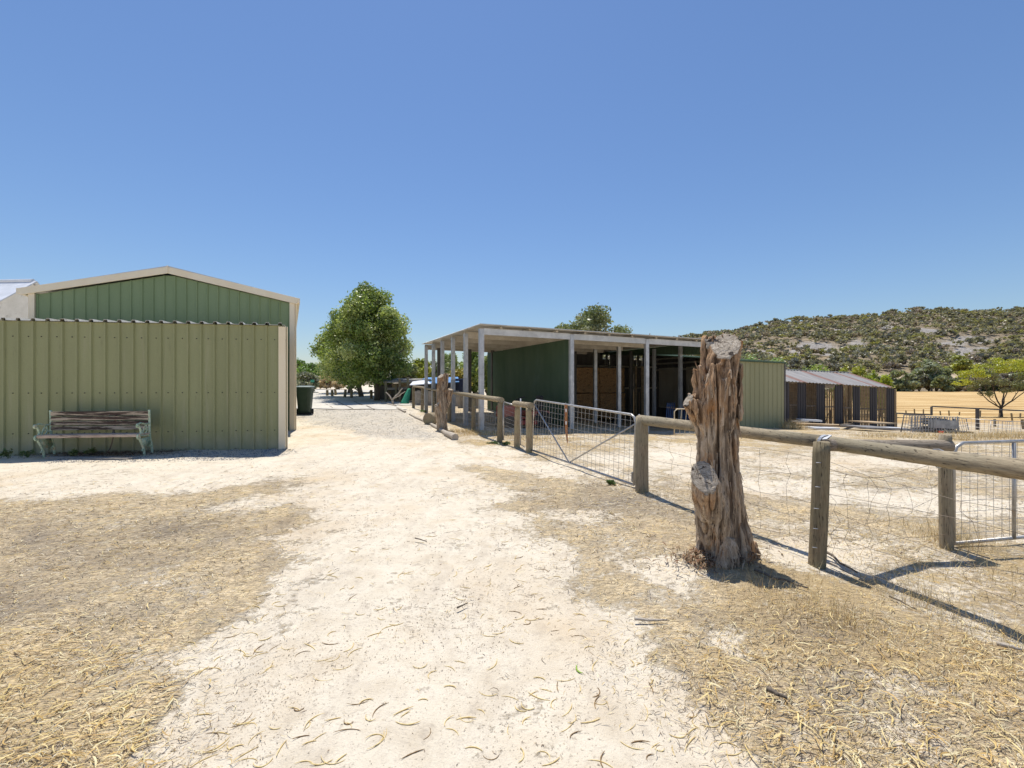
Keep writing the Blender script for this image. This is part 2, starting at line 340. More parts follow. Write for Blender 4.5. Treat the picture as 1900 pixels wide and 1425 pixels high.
def ground_mat():
    t=NT('dry_ground')
    A=lambda n: t.n('ShaderNodeAttribute', attribute_name=n).outputs['Fac']
    p=t.pos(); pf=t.pos((1,1,1))
    nL=t.noise(p,.9,6,.6); nM=t.noise(p,4,6,.65,.3); nS=t.noise(p,22,5,.7); nX=t.noise(p,90,4,.7)
    # sand
    sand=t.ramp(nM,[(.28,(.62,.53,.40)),(.5,(.73,.645,.51)),(.75,(.77,.69,.56))])
    warm=t.ramp(t.noise(p,.55,4,.6),[(.50,0.0),(.68,.8)])
    sand=t.mix(warm,sand,(.62,.49,.33))
    spk=t.ramp(t.noise(p,55,3,.8),[(.60,0.0),(.66,.8)])
    sand=t.mix(t.math('MULTIPLY',spk,t.ramp(nL,[(.3,.15),(.6,.9)])),sand,(.20,.16,.12))
    smudge=t.ramp(t.noise(t.pos((2.2,.7,1)),1.5,8,.75,.6),[(.50,0.0),(.72,.45)])
    sand=t.mix(smudge,sand,(.40,.33,.255))
    sm2=t.ramp(t.noise(p,11,9,.8,.4),[(.53,0.0),(.66,.6)])
    sand=t.mix(sm2,sand,(.42,.355,.28))
    # litter bed: matted fibres = stretched noises at several angles
    def fib(rot,sc):
        g=t.n('ShaderNodeNewGeometry'); mp=t.n('ShaderNodeMapping',{'Vector':g.outputs['Position'],'Rotation':(0,0,rot),'Scale':(1,7,1)}); return t.noise(mp.outputs[0],sc,3,.7,.6)
    f1=t.math('MAXIMUM',t.math('MAXIMUM',fib(.3,16),fib(-.6,19)),fib(1.5,14))
    bed=t.ramp(f1,[(.40,(.11,.075,.045)),(.50,(.38,.285,.165)),(.60,(.66,.52,.32)),(.74,(.86,.73,.48))])
    f2=t.ramp(t.math('MAXIMUM',fib(.9,11),fib(-.2,9)),[(.56,0.0),(.66,1.0)])
    bed=t.mix(t.math('MULTIPLY',f2,t.ramp(t.noise(p,1.7,6,.7),[(.42,.05),(.58,.95)])),bed,(.68,.50,.23))
    mic=t.ramp(t.noise(p,48,5,.85),[(.38,.45),(.47,1.05),(.62,1.4)]); pat=t.ramp(t.noise(p,3.2,7,.75,.5),[(.36,.80),(.48,1.08),(.66,1.3)])
    bed=t.mix(1.0,bed,mic,'MULTIPLY'); bed=t.mix(1.0,bed,pat,'MULTIPLY'); bed=t.mix(t.ramp(t.noise(p,2.3,6,.7,.4),[(.46,0.0),(.60,.45)]),bed,(.30,.25,.195))
    goldc=t.ramp(f1,[(.42,(.28,.19,.09)),(.6,(.58,.42,.20)),(.75,(.76,.60,.33))])
    bed=t.mix(t.math('MULTIPLY',A('gold'),t.ramp(nL,[(.35,.35),(.6,1.0)])),bed,goldc)
    bed=t.mix(t.ramp(t.noise(p,.8,6,.7,.6),[(.46,0.0),(.62,.34)]),bed,t.mix(.5,t.mix(1.0,bed,(.60,.54,.50),'MULTIPLY'),(.24,.19,.15)))
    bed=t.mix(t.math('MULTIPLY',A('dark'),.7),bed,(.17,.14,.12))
    thr=t.math('ADD',A('litter'),t.math('ADD',t.math('MULTIPLY',t.math('SUBTRACT',nM,.5),2.2),t.math('ADD',t.math('MULTIPLY',t.math('SUBTRACT',nL,.5),2.0),t.math('MULTIPLY',t.math('SUBTRACT',nS,.5),1.8))))
    fac=t.ramp(thr,[(.40,0.0),(.76,.86)])
    # thin yard bed is paler
    col=t.mix(fac,sand,bed)
    # gravel
    vor=t.n('ShaderNodeTexVoronoi',{'Vector':p,'Scale':38}); gr=t.mix(1,t.ramp(vor.outputs['Distance'],[(.2,(.66,.62,.56)),(.8,(.38,.36,.33))]),t.ramp(nX,[(.3,.6),(.7,1.0)]),'MULTIPLY')
    gfac=t.ramp(t.math('ADD',A('gravel'),t.math('MULTIPLY',t.math('SUBTRACT',nM,.5),1.6)),[(.55,0.0),(1.2,.55)])
    col=t.mix(gfac,col,gr)
    # far stubble paddock
    st=t.noise(t.pos((.03,.35,1)),1.6,6,.7); fc=t.ramp(st,[(.38,(.36,.22,.09)),(.5,(.54,.36,.16)),(.62,(.72,.54,.29))])
    fc=t.mix(.45,fc,t.ramp(t.noise(p,3,6,.8),[(.3,.25),(.7,.8)]),'OVERLAY')
    fld=A('field'); col=t.mix(fld,col,fc)
    h=t.math('ADD',t.math('MULTIPLY',nS,.5),t.math('ADD',t.math('MULTIPLY',nX,.5),t.math('MULTIPLY',f1,t.math('MULTIPLY',fac,1.6))))
    t.bump(h,.75,.025)
    return t.done(col,.95,0,.1)
M['ground']=ground_mat()
gr_o=link_mesh('ground',np.stack([xf,yf,zf],1),q,M['ground'],smooth=True,attrs={'litter':lit,'gravel':grav,'field':field,'dark':dk,'gold':gold})
tag(gr_o,kind='structure')

# ------------------------------------------------------------------ hill
EA=np.array([-6000,-2500,-1200,-600,-300,0,200,250,350,450,581,713,845,950,1300,2500,6000.]); EE=np.array([-3,-3,-2,0,8,28,58,67,89,103,120,129,134,133,124,80,40.])
HY=np.array([165,175,230,258,300,380,500,620,900,2000.])
def hill_e(a,Y):
    E=np.interp(a,EA,EE); foot=np.clip((E-10)/30,0,1)*18
    vals=[-22+0*E,-17+0*E,2+foot*.25,foot,foot+.28*(E-foot),foot+.68*(E-foot),E,.72*E,.3*E,-8+0*E]
    out=np.zeros_like(a)
    for k in range(len(HY)-1):
        m=(Y>=HY[k])&(Y<=HY[k+1]); u=(Y-HY[k])/(HY[k+1]-HY[k]); out=np.where(m,vals[k]*(1-u)+vals[k+1]*u,out)
    return out
def hill_z(x,y):
    x=np.atleast_1d(np.asarray(x,float)); y=np.atleast_1d(np.asarray(y,float)); a=F*x/y
    z=CAMZ+y*hill_e(a,y)/F
    return z+(2.2*np.sin(x*.045+y*.02)*np.sin(y*.06)+1.0*np.sin(x*.15)*np.sin(y*.13+1))*np.clip((y-240)/80,0,1)*np.clip(hill_e(a,y)/30,0,1)
ha=np.arange(-700,1900,9.); hy=np.concatenate([np.arange(165,620,6),np.arange(620,2001,60)])
AA,HH=np.meshgrid(ha,hy); hx=(AA*HH/F).ravel(); hyy=HH.ravel(); hz=hill_z(hx,hyy)
ii=np.arange(len(ha)*len(hy)).reshape(len(hy),len(ha)); hq=np.stack([ii[:-1,:-1],ii[:-1,1:],ii[1:,1:],ii[1:,:-1]],-1).reshape(-1,4)
ROCK=[(560,641,50,6),(592,652,26,7),(530,652,34,5),(640,642,20,11),(850,630,50,5),(815,640,36,7),(880,650,26,6),(775,617,40,4),(470,657,30,4),(700,607,22,6),(835,655,22,8),(610,612,18,5)]
def rockm(a,py):
    r=np.zeros(len(a))
    for cx,cy,rx,ry in ROCK: r=np.maximum(r,np.exp(-((a-cx)/rx)**2-((py-cy)/ry)**2))
    return r
rk=rockm(F*hx/hyy, CY-hill_e(F*hx/hyy,hyy))
def hill_mat():
    t=NT('hill_ground'); p=t.pos()
    n=t.noise(p,.06,8,.7); n2=t.noise(p,.5,6,.7)
    col=t.ramp(n,[(.35,(.40,.315,.20)),(.5,(.25,.205,.145)),(.65,(.48,.385,.26))])
    rock=t.ramp(n2,[(.3,(.22,.20,.18)),(.6,(.44,.405,.365))])
    at=t.n('ShaderNodeAttribute',attribute_name='rock').outputs['Fac']
    col=t.mix(t.ramp(t.math('ADD',at,t.math('MULTIPLY',t.math('SUBTRACT',n2,.5),1.8)),[(.35,0.0),(.6,1.0)]),col,rock)
    bld=t.ramp(t.noise(p,.22,5,.75),[(.60,0.0),(.64,.8)]); col=t.mix(bld,col,(.36,.32,.28))
    at2=t.n('ShaderNodeAttribute',attribute_name='track').outputs['Fac']
    col=t.mix(at2,col,(.66,.53,.36))
    t.bump(n2,.8,2.0)
    return t.done(col,.95,0,.1)
M['hill']=hill_mat()
trk=np.clip(1-np.abs(hyy-248)/12,0,1)
tag(link_mesh('hill',np.stack([hx,hyy,hz],1),hq,M['hill'],smooth=True,attrs={'rock':rk,'track':trk}),kind='structure')

# ------------------------------------------------------------------ foliage
def leaves(clumps, n, size, cols, rng, flat=.0, asp=.55, shell=.45, droop=0):
    """clumps: list of (center, (rx,ry,rz), weight). returns verts, quads, colours"""
    cen=np.array([c[0] for c in clumps],float); rad=np.array([c[1] for c in clumps],float)
    w=np.array([c[2]*(c[1][0]*c[1][1]*c[1][2])**(2/3.) for c in clumps]); w/=w.sum()
    k=rng.choice(len(clumps),n,p=w); d=rng.normal(size=(n,3)); d/=np.linalg.norm(d,axis=1)[:,None]
    r=rng.random(n)**shell; r*= (1+.12*rng.normal(size=n))
    p=cen[k]+d*rad[k]*r[:,None]
    nn=d+rng.normal(size=(n,3))*.9+np.array([0,0,.35]); nn/=np.linalg.norm(nn,axis=1)[:,None]
    ax=rng.normal(size=(n,3)); ax[:,2]-=droop; ax-=nn*np.sum(ax*nn,axis=1)[:,None]; ax/=np.linalg.norm(ax,axis=1)[:,None]
    bx=np.cross(nn,ax); s=size*(.6+.8*rng.random(n))[:,None]
    v=np.stack([p-ax*s, p+bx*s*asp, p+ax*s, p-bx*s*asp],1).reshape(-1,3)
    cols=np.array(cols,float); ck=rng.integers(0,len(cols),len(clumps)); base=cols[ck[k]]
    alt=cols[rng.integers(0,len(cols),n)]; m=rng.random(n)[:,None]*.7; c=base*(1-m)+alt*m
    c=c*(.72+.56*rng.random(n))[:,None]; c=np.repeat(c,4,axis=0)
    return v, np.arange(4*n).reshape(n,4), np.clip(c,0,1)
def crown_clumps(c, r, n, rng, cr=.35, prof=None):
    out=[]
    for _ in range(n):
        d=rng.normal(size=3); d/=np.linalg.norm(d); q=rng.random()**.45
        pz=d[2]*q; lim=1.0 if prof is None else prof(pz)
        p=(c[0]+d[0]*q*r[0]*lim, c[1]+d[1]*q*r[1]*lim, c[2]+pz*r[2]); s=cr*(.7+.6*rng.random())*(.55+.45*lim)
        out.append((p,(r[0]*s,r[1]*s,r[2]*s*.8),1))
    return out
def limb(mb, a, b, ra, rb, seg=5, wob=.08, n=7, rng=None):
    a=Vector(a); b=Vector(b); L=(b-a).length; pts=[]; rr=[]
    for i in range(seg+1):
        t=i/seg; w=wob*L*math.sin(math.pi*t)
        pts.append(a.lerp(b,t)+Vector((random.uniform(-w,w),random.uniform(-w,w),random.uniform(-w,w)*.4))); rr.append(ra+(rb-ra)*t)
    mb.tube(pts,rr,n); return mb
def tree(name,label,cat,base,clumps,n,size,cols,seed,trunk,group=None,bark='bark',**kw):
    rng=np.random.default_rng(seed); random.seed(seed)
    root=thing(name,label,cat,base,group)
    mb=MB(); mb.sm=True
    for a,b,ra,rb in trunk: limb(mb,a,b,ra,rb)
    if mb.v: mb.build('trunk',M[bark],root)
    v,f,c=leaves(clumps,n,size,cols,rng,**kw)
    link_mesh('crown',v,f,M['leaf'],root,col=c)
    return root
GREENS=[(.22,.30,.06),(.28,.36,.08),(.34,.42,.11),(.17,.23,.05),(.45,.50,.18),(.54,.57,.26)]
def shade_tree(px,py,top,wpx,seed,label,n=26000,cpx=None):
    b=gpt(px,py); Y=b.y; cpx=cpx or px; cxo=(cpx-px)/F*Y; zt=CAMZ+(CY-top)/F*Y; R=wpx/2/F*Y; z0=b.z+.78
    rng=np.random.default_rng(seed)
    H=zt-z0; c=(b.x+cxo,b.y,z0+H*.5)
    prof=lambda pz: (1.0 if pz<-.1 else max(.3,1.0-.58*((pz+.1)/1.1)**1.25)) if pz>-.8 else .8
    cl=crown_clumps(c,(R*1.0,R*1.0,H*.5),70,rng,.27,prof)
    bx=b.x+cxo
    cl+=[((bx-R*.08,b.y,z0+H*.91),(R*.33,R*.33,H*.09),1.6),((bx-R*.1,b.y,z0+H*.82),(R*.42,R*.42,H*.1),1.3),((bx+R*.45,b.y,z0+H*.62),(R*.38,R*.38,H*.14),1.2),((bx-R*.5,b.y,z0+H*.58),(R*.36,R*.36,H*.14),1.2),((bx,b.y,z0+H*.4),(R*.7,R*.7,H*.35),.8)]
    tr=[(b,(b.x,b.y,z0+H*.5),.17,.09)]
    for k in range(7):
        a=k*.9+seed; tr.append(((b.x,b.y,z0+.1+.12*k),(b.x+R*.6*math.cos(a),b.y+R*.6*math.sin(a),z0+H*(.25+.07*k)),.07,.02))
    return tree('shade_tree',label,'tree',b,cl,n,.075,GREENS,seed,tr,'shade trees along the lane',shell=.4)
shade_tree(700,744,531,172,11,'rounded green shade tree nearest the camera beside the lane, tallest crown',56000,688)
shade_tree(671,737,572,136,12,'dense green shade tree in the middle of the lane row',30000,660)
shade_tree(649,730,618,108,13,'far green shade tree at the end of the lane row, peeking out on the left',20000,646)

def bushy(name,label,cat,px,pb,top,wpx,Y,seed,cols,n=5000,size=.11,group=None,ncl=26,z0=.1,trunk=True,cr=.38,bark='bark',**kw):
    x=(px-CX)/F*Y; zb=min(G(x,Y),CAMZ-(pb-CY)/F*Y) ; zt=CAMZ+(CY-top)/F*Y; R=wpx/2/F*Y; H=zt-zb
    rng=np.random.default_rng(seed)
    c=(x,Y,zb+H*(z0+(1-z0)*.5)); cl=crown_clumps(c,(R*.85,R*.85,H*(1-z0)*.44),ncl,rng,cr)
    tr=[((x,Y,zb-.1),(x,Y,zb+H*.6),.03*H,.012*H)]
    for k in range(5):
        a=k*1.3+seed; tr.append(((x,Y,zb+H*z0*.8),(x+R*.6*math.cos(a),Y+R*.6*math.sin(a),zb+H*.75),.016*H,.006*H))
    return tree(name,label,cat,(x,Y,zb),cl,n,size,cols,seed,tr,group,bark=bark,**kw)
OLV=[(.21,.235,.10),(.27,.29,.14),(.16,.19,.08)]; YEL=[(.40,.42,.07),(.50,.50,.09),(.30,.34,.06)]; GUM=[(.18,.22,.09),(.24,.28,.12),(.30,.33,.17),(.34,.34,.2)]
bushy('gum_tree','tall grey-green gum tree rising behind the open shed roof','tree',1092,745,568,150,48,21,GUM,8500,.16,ncl=24,z0=.5,cr=.34,bark='bark_pale')
bushy('gum_tree','small pale tree top showing just left of the big stump above the roof','tree',1300,745,621,50,60,22,GUM,1600,.17,ncl=8,z0=.4,bark='bark_pale')
bushy('bushy_tree','bright green bushy tree beyond the wheelie bin','tree',573,726,660,76,52,23,[(.18,.29,.06),(.24,.33,.08),(.13,.22,.05)],5200,.15)
bushy('bushy_tree','dark green tree between the bin and the lane trees','tree',606,724,668,50,56,24,GREENS,3600,.15)
bushy('olive_shrub','grey olive shrub behind the wheelie bin','shrub',572,738,688,52,34,25,[(.28,.29,.2),(.36,.37,.27),(.2,.21,.14)],4200,.085)
bushy('dry_bush','tan dried-out bush beside the end of the lane','bush',606,722,697,38,42,26,[(.62,.49,.31),(.72,.58,.38),(.5,.38,.24)],3500,.10,group='dry bushes',z0=.0)
bushy('dry_bush','smaller tan dried bush nearer the lane trees','bush',630,724,701,26,41,27,[(.58,.46,.28),(.66,.53,.35)],2500,.10,group='dry bushes',z0=.0)
MID=[(752,722,668,50,36,OLV),(782,722,664,50,38,YEL),(812,726,668,46,40,OLV),(835,722,652,50,44,[(.28,.34,.12),(.36,.42,.18)]),(852,740,684,54,32,[(.45,.36,.06),(.5,.42,.09),(.30,.28,.06)]),(880,745,640,60,36,[(.28,.36,.1),(.36,.43,.15)]),(905,745,655,50,34,[(.38,.43,.1),(.27,.33,.09)]),(930,745,650,60,42,OLV)]
ML=['olive bushy tree just right of the shade trees','yellow-green tree above the low timber lean-to','olive tree seen through the first shed posts','grey-green tall tree seen between the left shed posts','golden flowering shrub seen through the left bay posts','bright green tree behind the tall corner post','yellow-green tree seen left of the dark green partition','olive tree hidden mostly by the dark green partition']
for k,(px,pb,top,w,Y,cc) in enumerate(MID):
    bushy('bushy_tree',ML[k],'tree',px,pb,top,w,Y,30+k,cc,4600,.12,group='trees behind the open shed',z0=.08)
RB=[(1415,745,655,90,52,[(.28,.40,.16),(.34,.46,.22),(.22,.32,.13)],'feathery light green tree behind the pale green shed wall'),
 (1502,745,668,86,50,[(.28,.38,.08),(.36,.46,.11),(.2,.3,.07)],'broad fresh green bush behind the left end of the striped shed roof'),
 (1566,745,678,44,52,YEL,'small yellow-green round bush above the striped roof'),
 (1592,742,676,42,54,YEL,'yellow-green bush with two bumps above the roof ridge'),
 (1618,742,684,56,50,[(.42,.48,.05),(.52,.56,.08),(.3,.36,.05)],'lime green bush behind the striped roof ridge end'),
 (1634,740,690,34,49,[(.46,.52,.06),(.36,.42,.05)],'low lime green bush at the right roof corner')]
for k,(px,pb,top,w,Y,cc,lb) in enumerate(RB): bushy('round_bush',lb,'bush',px,pb,top,w,Y,50+k,cc,4800,.13,group='bushes behind the striped shed',z0=.05)
# tree belt across the paddock
rng=np.random.default_rng(5); BC=[[(.25,.24,.15),(.31,.29,.19),(.2,.2,.12)],[(.26,.29,.14),(.33,.36,.18),(.21,.24,.11)],[(.34,.29,.24),(.27,.23,.18),(.4,.34,.28)],[(.36,.39,.25),(.29,.33,.19)]]
BN=['dark olive','dull green','brown-grey','pale green']; BP=['near the striped shed','left of the tall gum','around the tall gum','right of the tall gum','behind the umbrella tree','at the right edge']
for k in range(22):
    px=1600+k*15+rng.uniform(-5,5); top=rng.uniform(680,700); w=rng.uniform(34,58); Yb=172+rng.uniform(-6,14); ci=int(rng.integers(0,4))
    if 1715<px<1750: top=676
    bushy('belt_tree',f'{BN[ci]} bushy tree in the belt across the paddock, {BP[min(5,int((px-1590)//56))]}','tree',px,730,top,w,Yb,80+k,BC[ci],2400,.5,group='trees in the belt across the paddock',ncl=14,z0=.08)
bushy('gum_tree','tall pale gum rising above the belt of trees','tree',1728,728,668,56,176,120,[(.38,.41,.27),(.3,.34,.2)],2200,.55,ncl=14,z0=.25,bark='bark_pale')
bushy('flat_top_tree','yellow flat-topped tree above the belt beside the tall gum','tree',1780,728,661,62,180,121,[(.52,.52,.10),(.44,.46,.10),(.30,.32,.10)],1800,.6,ncl=12,z0=.55)
# umbrella tree in the paddock
def umbrella():
    b=gpt(1857,774); Y=b.y; s=Y/F; rng=np.random.default_rng(77)
    top=[(1800,694,26,11),(1836,690,30,13),(1870,678,34,14),(1905,682,36,15),(1940,690,30,14),(1786,706,18,9),(1960,702,22,10)]
    low=[(1815,712,20,10),(1850,706,28,16),(1890,706,28,14),(1920,712,22,12),(1828,734,14,9),(1805,722,10,6),(1870,728,16,9)]
    cl=[]
    for px,py,rx,rz in top:
        for k in range(9): 
            p=P(px+rng.uniform(-rx,rx)*.9,py+rng.uniform(-rz,rz)*.8,Y+rng.uniform(-1,1)*1.3); cl.append((tuple(p),(rx*s*.34,rx*s*.42,rz*s*.36),1))
    root=thing('umbrella_tree','flat-topped tree with lime green crown and dark forked trunk standing in the paddock','tree',b)
    v,f,c=leaves(cl,7000,.085,[(.46,.48,.05),(.56,.56,.08),(.36,.40,.05)],rng); o=link_mesh('crown',v,f,M['leaf'],root,col=c); o['label']='lime green upper crown'
    cl=[]
    for px,py,rx,rz in low:
        for k in range(4):
            p=P(px+rng.uniform(-rx,rx)*.8,py+rng.uniform(-rz,rz)*.8,Y+rng.uniform(-1,1)*1.2); cl.append((tuple(p),(rx*s*.42,rx*s*.5,rz*s*.5),1))
    v,f,c=leaves(cl,4500,.085,[(.26,.27,.13),(.32,.29,.18),(.19,.22,.09)],rng); o=link_mesh('lower_foliage',v,f,M['leaf'],root,col=c)
    mb=MB(); mb.sm=True; random.seed(3)
    fk=P(1857,758,Y); limb(mb,b-Vector((0,0,.1)),fk,.17,.14,3,.02)
    for px,py,dy,r in [(1806,716,.3,.07),(1838,704,-.5,.08),(1868,700,.4,.08),(1897,716,-.2,.07),(1925,700,.3,.06),(1822,712,-.9,.05),(1880,690,.9,.06)]:
        mid=P((px+1857)/2+random.uniform(-3,3),(py+758)/2+7,Y+dy*.4); e=P(px,py,Y+dy); limb(mb,fk,mid,r,r*.75,3,.04); limb(mb,mid,e,r*.75,r*.3,3,.05)
        for q in range(3): limb(mb,mid.lerp(e,.4+.2*q),e+Vector((random.uniform(-.8,.8),random.uniform(-.6,.6),random.uniform(.1,.6))),r*.3,.01,3,.1,5)
    mb.build('trunk',M['bark_dark'],root)
umbrella()
# hill trees
def hill_tree_mesh(seed, cols, n=90):
    rng=np.random.default_rng(seed); cl=crown_clumps((0,0,3.4),(2.5,2.5,1.7),7,rng,.5)
    v,f,c=leaves(cl,n,.62,cols,rng,asp=.75)
    mb=MB(); random.seed(seed)
    for k in range(3): limb(mb,(0,0,-.5),(random.uniform(-1.2,1.2),random.uniform(-1.2,1.2),3.2),.16,.06,2,.1,4)
    tv=np.array(mb.v); tf=[ff for ff in mb.f if len(ff)==4]; tf=np.array(tf)+len(v)
    tc=np.tile(np.array([[.14,.11,.09]]),(len(tv),1))
    return np.vstack([v,tv]),np.vstack([f,tf]),np.vstack([c,tc])
HC=[[(.32,.29,.17),(.38,.34,.21)],[(.25,.23,.17),(.21,.20,.15)],[(.42,.34,.28),(.34,.28,.23)],[(.46,.42,.14),(.38,.36,.14)],[(.42,.39,.31),(.36,.34,.26)],[(.34,.32,.19),(.38,.35,.2)]]
HL=['olive green hillside tree in the scrub','very dark hillside tree in the scrub','brown-grey hillside tree in the scrub','yellow-green hillside tree in the scrub','pale grey-green hillside tree in the scrub','mid green hillside tree in the scrub']
HT=[hill_tree_mesh(200+i,HC[i]) for i in range(6)]
rng=np.random.default_rng(9); pts=[]
while len(pts)<5200:
    a=rng.uniform(120,1250); Y=rng.uniform(256,540)
    e=float(hill_e(np.array([a]),np.array([Y]))[0]); 
    if e<8 : continue
    r=float(rockm(np.array([a]),np.array([CY-e]))[0])
    dens=.62+.38*(.5+.5*mn.noise(Vector((a*.02,Y*.02,0)))*1.8)
    dens*=1-.96*min(1,r*1.9)
    if Y>430: dens=max(dens,.85)
    if rng.random()>dens: continue
    pts.append((a,Y))
pts.sort(key=lambda p:p[1]); hm={}
vis=[p for p in pts if 300<p[0]<955 and p[1]<400]
first=set(id(p) for p in vis[:290])
SV=[];SF=[];SC=[];off=0
proto={}
for p in pts:
    a,Y=p; x=a*Y/F; z=float(hill_z(x,Y)[0])-.3; s=rng.uniform(.5,1.35); t=int(rng.choice(6,p=[.22,.22,.18,.10,.12,.16])); rz=rng.uniform(0,6.28)
    if id(p) in first:
        if t not in proto:
            v,f,c=HT[t]; o=link_mesh('hill_tree',v,f,M['leaf'],org=(0,0,0),col=c); proto[t]=o
        else: o=proto[t].copy(); C.objects.link(o)
        o.location=(x,Y,z); o.scale=(s,s,s*rng.uniform(.8,1.15)); o.rotation_euler=(0,0,rz)
        tag(o,HL[t],'tree',HL[t].split(' in the')[0]+'s')
    else:
        v,f,c=HT[t]; k=40*4; vv=v[:k]; ca,sa=math.cos(rz),math.sin(rz)
        w=np.stack([vv[:,0]*ca-vv[:,1]*sa,vv[:,0]*sa+vv[:,1]*ca,vv[:,2]],1)*s*1.05
        w=w*np.array([1,1,.95]); cen=w.reshape(-1,4,3).mean(1,keepdims=True); w=((w.reshape(-1,4,3)-cen)*1.35+cen).reshape(-1,3)
        SV.append(w+np.array([x,Y,z])); SF.append(np.arange(k).reshape(-1,4)+off); SC.append(c[:k]); off+=k
tag(link_mesh('hill_scrub',np.vstack(SV),np.vstack(SF),M['leaf'],col=np.vstack(SC)),'distant mass of olive and brown scrub covering the rocky hill','scrub',kind='stuff')
# ------------------------------------------------------------------ sheds
def prof_pts(L, pitch, depth, kind='rib', rib=.055, sl=.016, phase=0.0):
    """(s, offset) along a sheet of length L"""
    out=[]
    if kind=='rib':
        s=phase
        out.append((0,0))
        while s<L-.001:
            a=s
            for ds,o in ((0,0),(sl,depth),(rib-sl,depth),(rib,0)):
                if 0<a+ds<L: out.append((a+ds,o))
            # two small swages on the pan
            s+=pitch
        out.append((L,0))
    else:
        n=int(L/pitch*6)+1
        out=[(L*i/n, depth*.5*(1+math.cos(2*math.pi*(L*i/n)/pitch))) for i in range(n+1)]
    return out
def wall(mb, A, B, zb, zt, pitch=.253, depth=.028, kind='rib', nrm=None, phase=0.0, rib=.055):
    A=Vector((A[0],A[1])); B=Vector((B[0],B[1])); L=(B-A).length; d=(B-A)/L
    n=Vector((d.y,-d.x)) if nrm is None else Vector(nrm).normalized()
    top=[];bot=[]
    for s,o in prof_pts(L,pitch,depth,kind,rib,phase=phase):
        p=A+d*s+n*o; t=s/L
        b=zb(t) if callable(zb) else zb; u=zt(t) if callable(zt) else zt
        top.append((p.x,p.y,u)); bot.append((p.x,p.y,b))
    return mb.sheet(top,bot)
def screws(mb, A, B, zs, pitch, nrm, phase=0.0, off=.02):
    A=Vector(A); B=Vector(B); L=(B-A).length; d=(B-A)/L; s=pitch*.5+phase; k=0
    while s<L:
        for z in zs:
            p=A+d*(s+.05+.015*((k*7)%3-1)); mb.box((p.x+nrm[0]*off*.3,p.y+nrm[1]*off*.3,(z(s/L) if callable(z) else z)),(.015,.014,.015))
        s+=pitch*(1 if k%3 else .5) if False else pitch; k+=1
def cchan(mb, x, y, z0, z1, w, d, t, rz=0.0):
    """C section standing post: web toward -y, flanges going back"""
    R=Matrix.Rotation(rz,3,'Z'); c=Vector((x,y,0))
    for off,dim in (((0,-d/2,0),(w,t)),((-w/2+t/2,t/2,0),(t,d-t)),((w/2-t/2,t/2,0),(t,d-t))):
        o=R@Vector(off); mb.box((x+o.x,y+o.y,(z0+z1)/2),(dim[0],dim[1],z1-z0),rz)

# --- lean-to (front left)
LA=Vector((-4.83,9.70)); ld=Vector((-.989,-.150)).normalized(); nf=Vector((ld.y,-ld.x))*1.0
if nf.y>0: nf=-nf
LB=LA+ld*8.6; sd=Vector((-.44,.898)).normalized()
lean=thing('lean_to','low olive green ribbed lean-to standing in front of the gabled shed','shed',(LA.x,LA.y,0))
mb=MB(); wall(mb,LB,LA,-.06,2.64,.253,.036,nrm=nf,phase=.1,rib=.058)
mb.build('wall',M['olive_wall'],lean)
mb=MB(); screws(mb,(LB.x,LB.y),(LA.x,LA.y),(.42,1.22,2.34),.253,nf,phase=.1); screws(mb,(LB.x,LB.y),(LA.x,LA.y),(.42,1.22,2.34),.759,nf,phase=-.05)
mb.build('screws',M['black'],lean)
mb=MB(); e=LA+sd*2.6; wall(mb,LA+Vector((.004,0)),e,-.05,2.62,.253,.028,nrm=(.9,.44),phase=.12); mb.build('side_wall',M['olive_wall'],lean)
mb=MB(); R=math.atan2(-ld.y,-ld.x); o=nf*.018
mb.box((LA.x+o.x-.055,LA.y+o.y-.012,1.29),(.14,.036,2.66),R); mb.box((LA.x+.012,LA.y+.05,1.29),(.022,.11,2.66),R+.35)
mb.build('corner_flashing',M['cream'],lean,bevel=.004)
mb=MB()   # roof sheet running back, its scalloped edge faces the camera
L=8.7; n=0; top=[];back=[];t2=[];b2=[]
for s,of in prof_pts(L,.253,.045,'rib',.09,phase=.06):
    p=LA+ld*(s-.02)+nf*.07; q=p+sd*2.55; z=2.652+of
    top.append((p.x,p.y,z)); back.append((q.x,q.y,2.80+of)); t2.append((p.x,p.y,z-.008)); b2.append((q.x,q.y,2.79+of))
mb.sheet(back,top); mb.sheet(t2,b2); mb.sheet(top,t2); mb.build('roof',M['roof_steel'],lean)
mb=MB(); mb.beam((LA.x-.02,LA.y+.06,2.60),(LB.x,LB.y+.06,2.60),.06,.07); mb.beam((LA.x,LA.y+.05,-.02),(LB.x,LB.y+.05,-.02),.09,.08); mb.build('frame',M['galv'],lean)

# --- gabled shed behind
SA=Vector((-6.02,12.6)); gd=Vector((-.978,-.207)).normalized(); W=6.10; SB=SA+gd*W; gn=Vector((-gd.y,gd.x)); 
if gn.y>0: gn=-gn
ZE=3.64; ZR=4.30
shed=thing('gabled_shed','blue-green gabled shed with cream barge boards and corner posts behind the lean-to','shed',(SA.x,SA.y,.1))
zt=lambda t: ZE+(ZR-ZE)*(1-abs(2*t-1))
mb=MB(); wall(mb,SB,SA,0.0,lambda t: zt(t)-.03,.253,.028,nrm=gn,phase=.12); 
mb.build('gable_wall',M['green_wall'],shed)
mb=MB(); e=SA+sd*7; wall(mb,SA,e,0.1,ZE-.06,.253,.028,nrm=(.9,.44)); mb.build('side_wall',M['green_wall'],shed)
mb=MB(); e2=SB+sd*7; wall(mb,SB,e2,0,ZE-.06,.253,.028,nrm=(-.9,-.44)); wall(mb,e2,e,0.1,lambda t: zt(t)-.03,.253,.028,nrm=-gn); mb.build('rear_wall',M['green_wall'],shed)
GR=math.atan2(-gd.y,-gd.x)
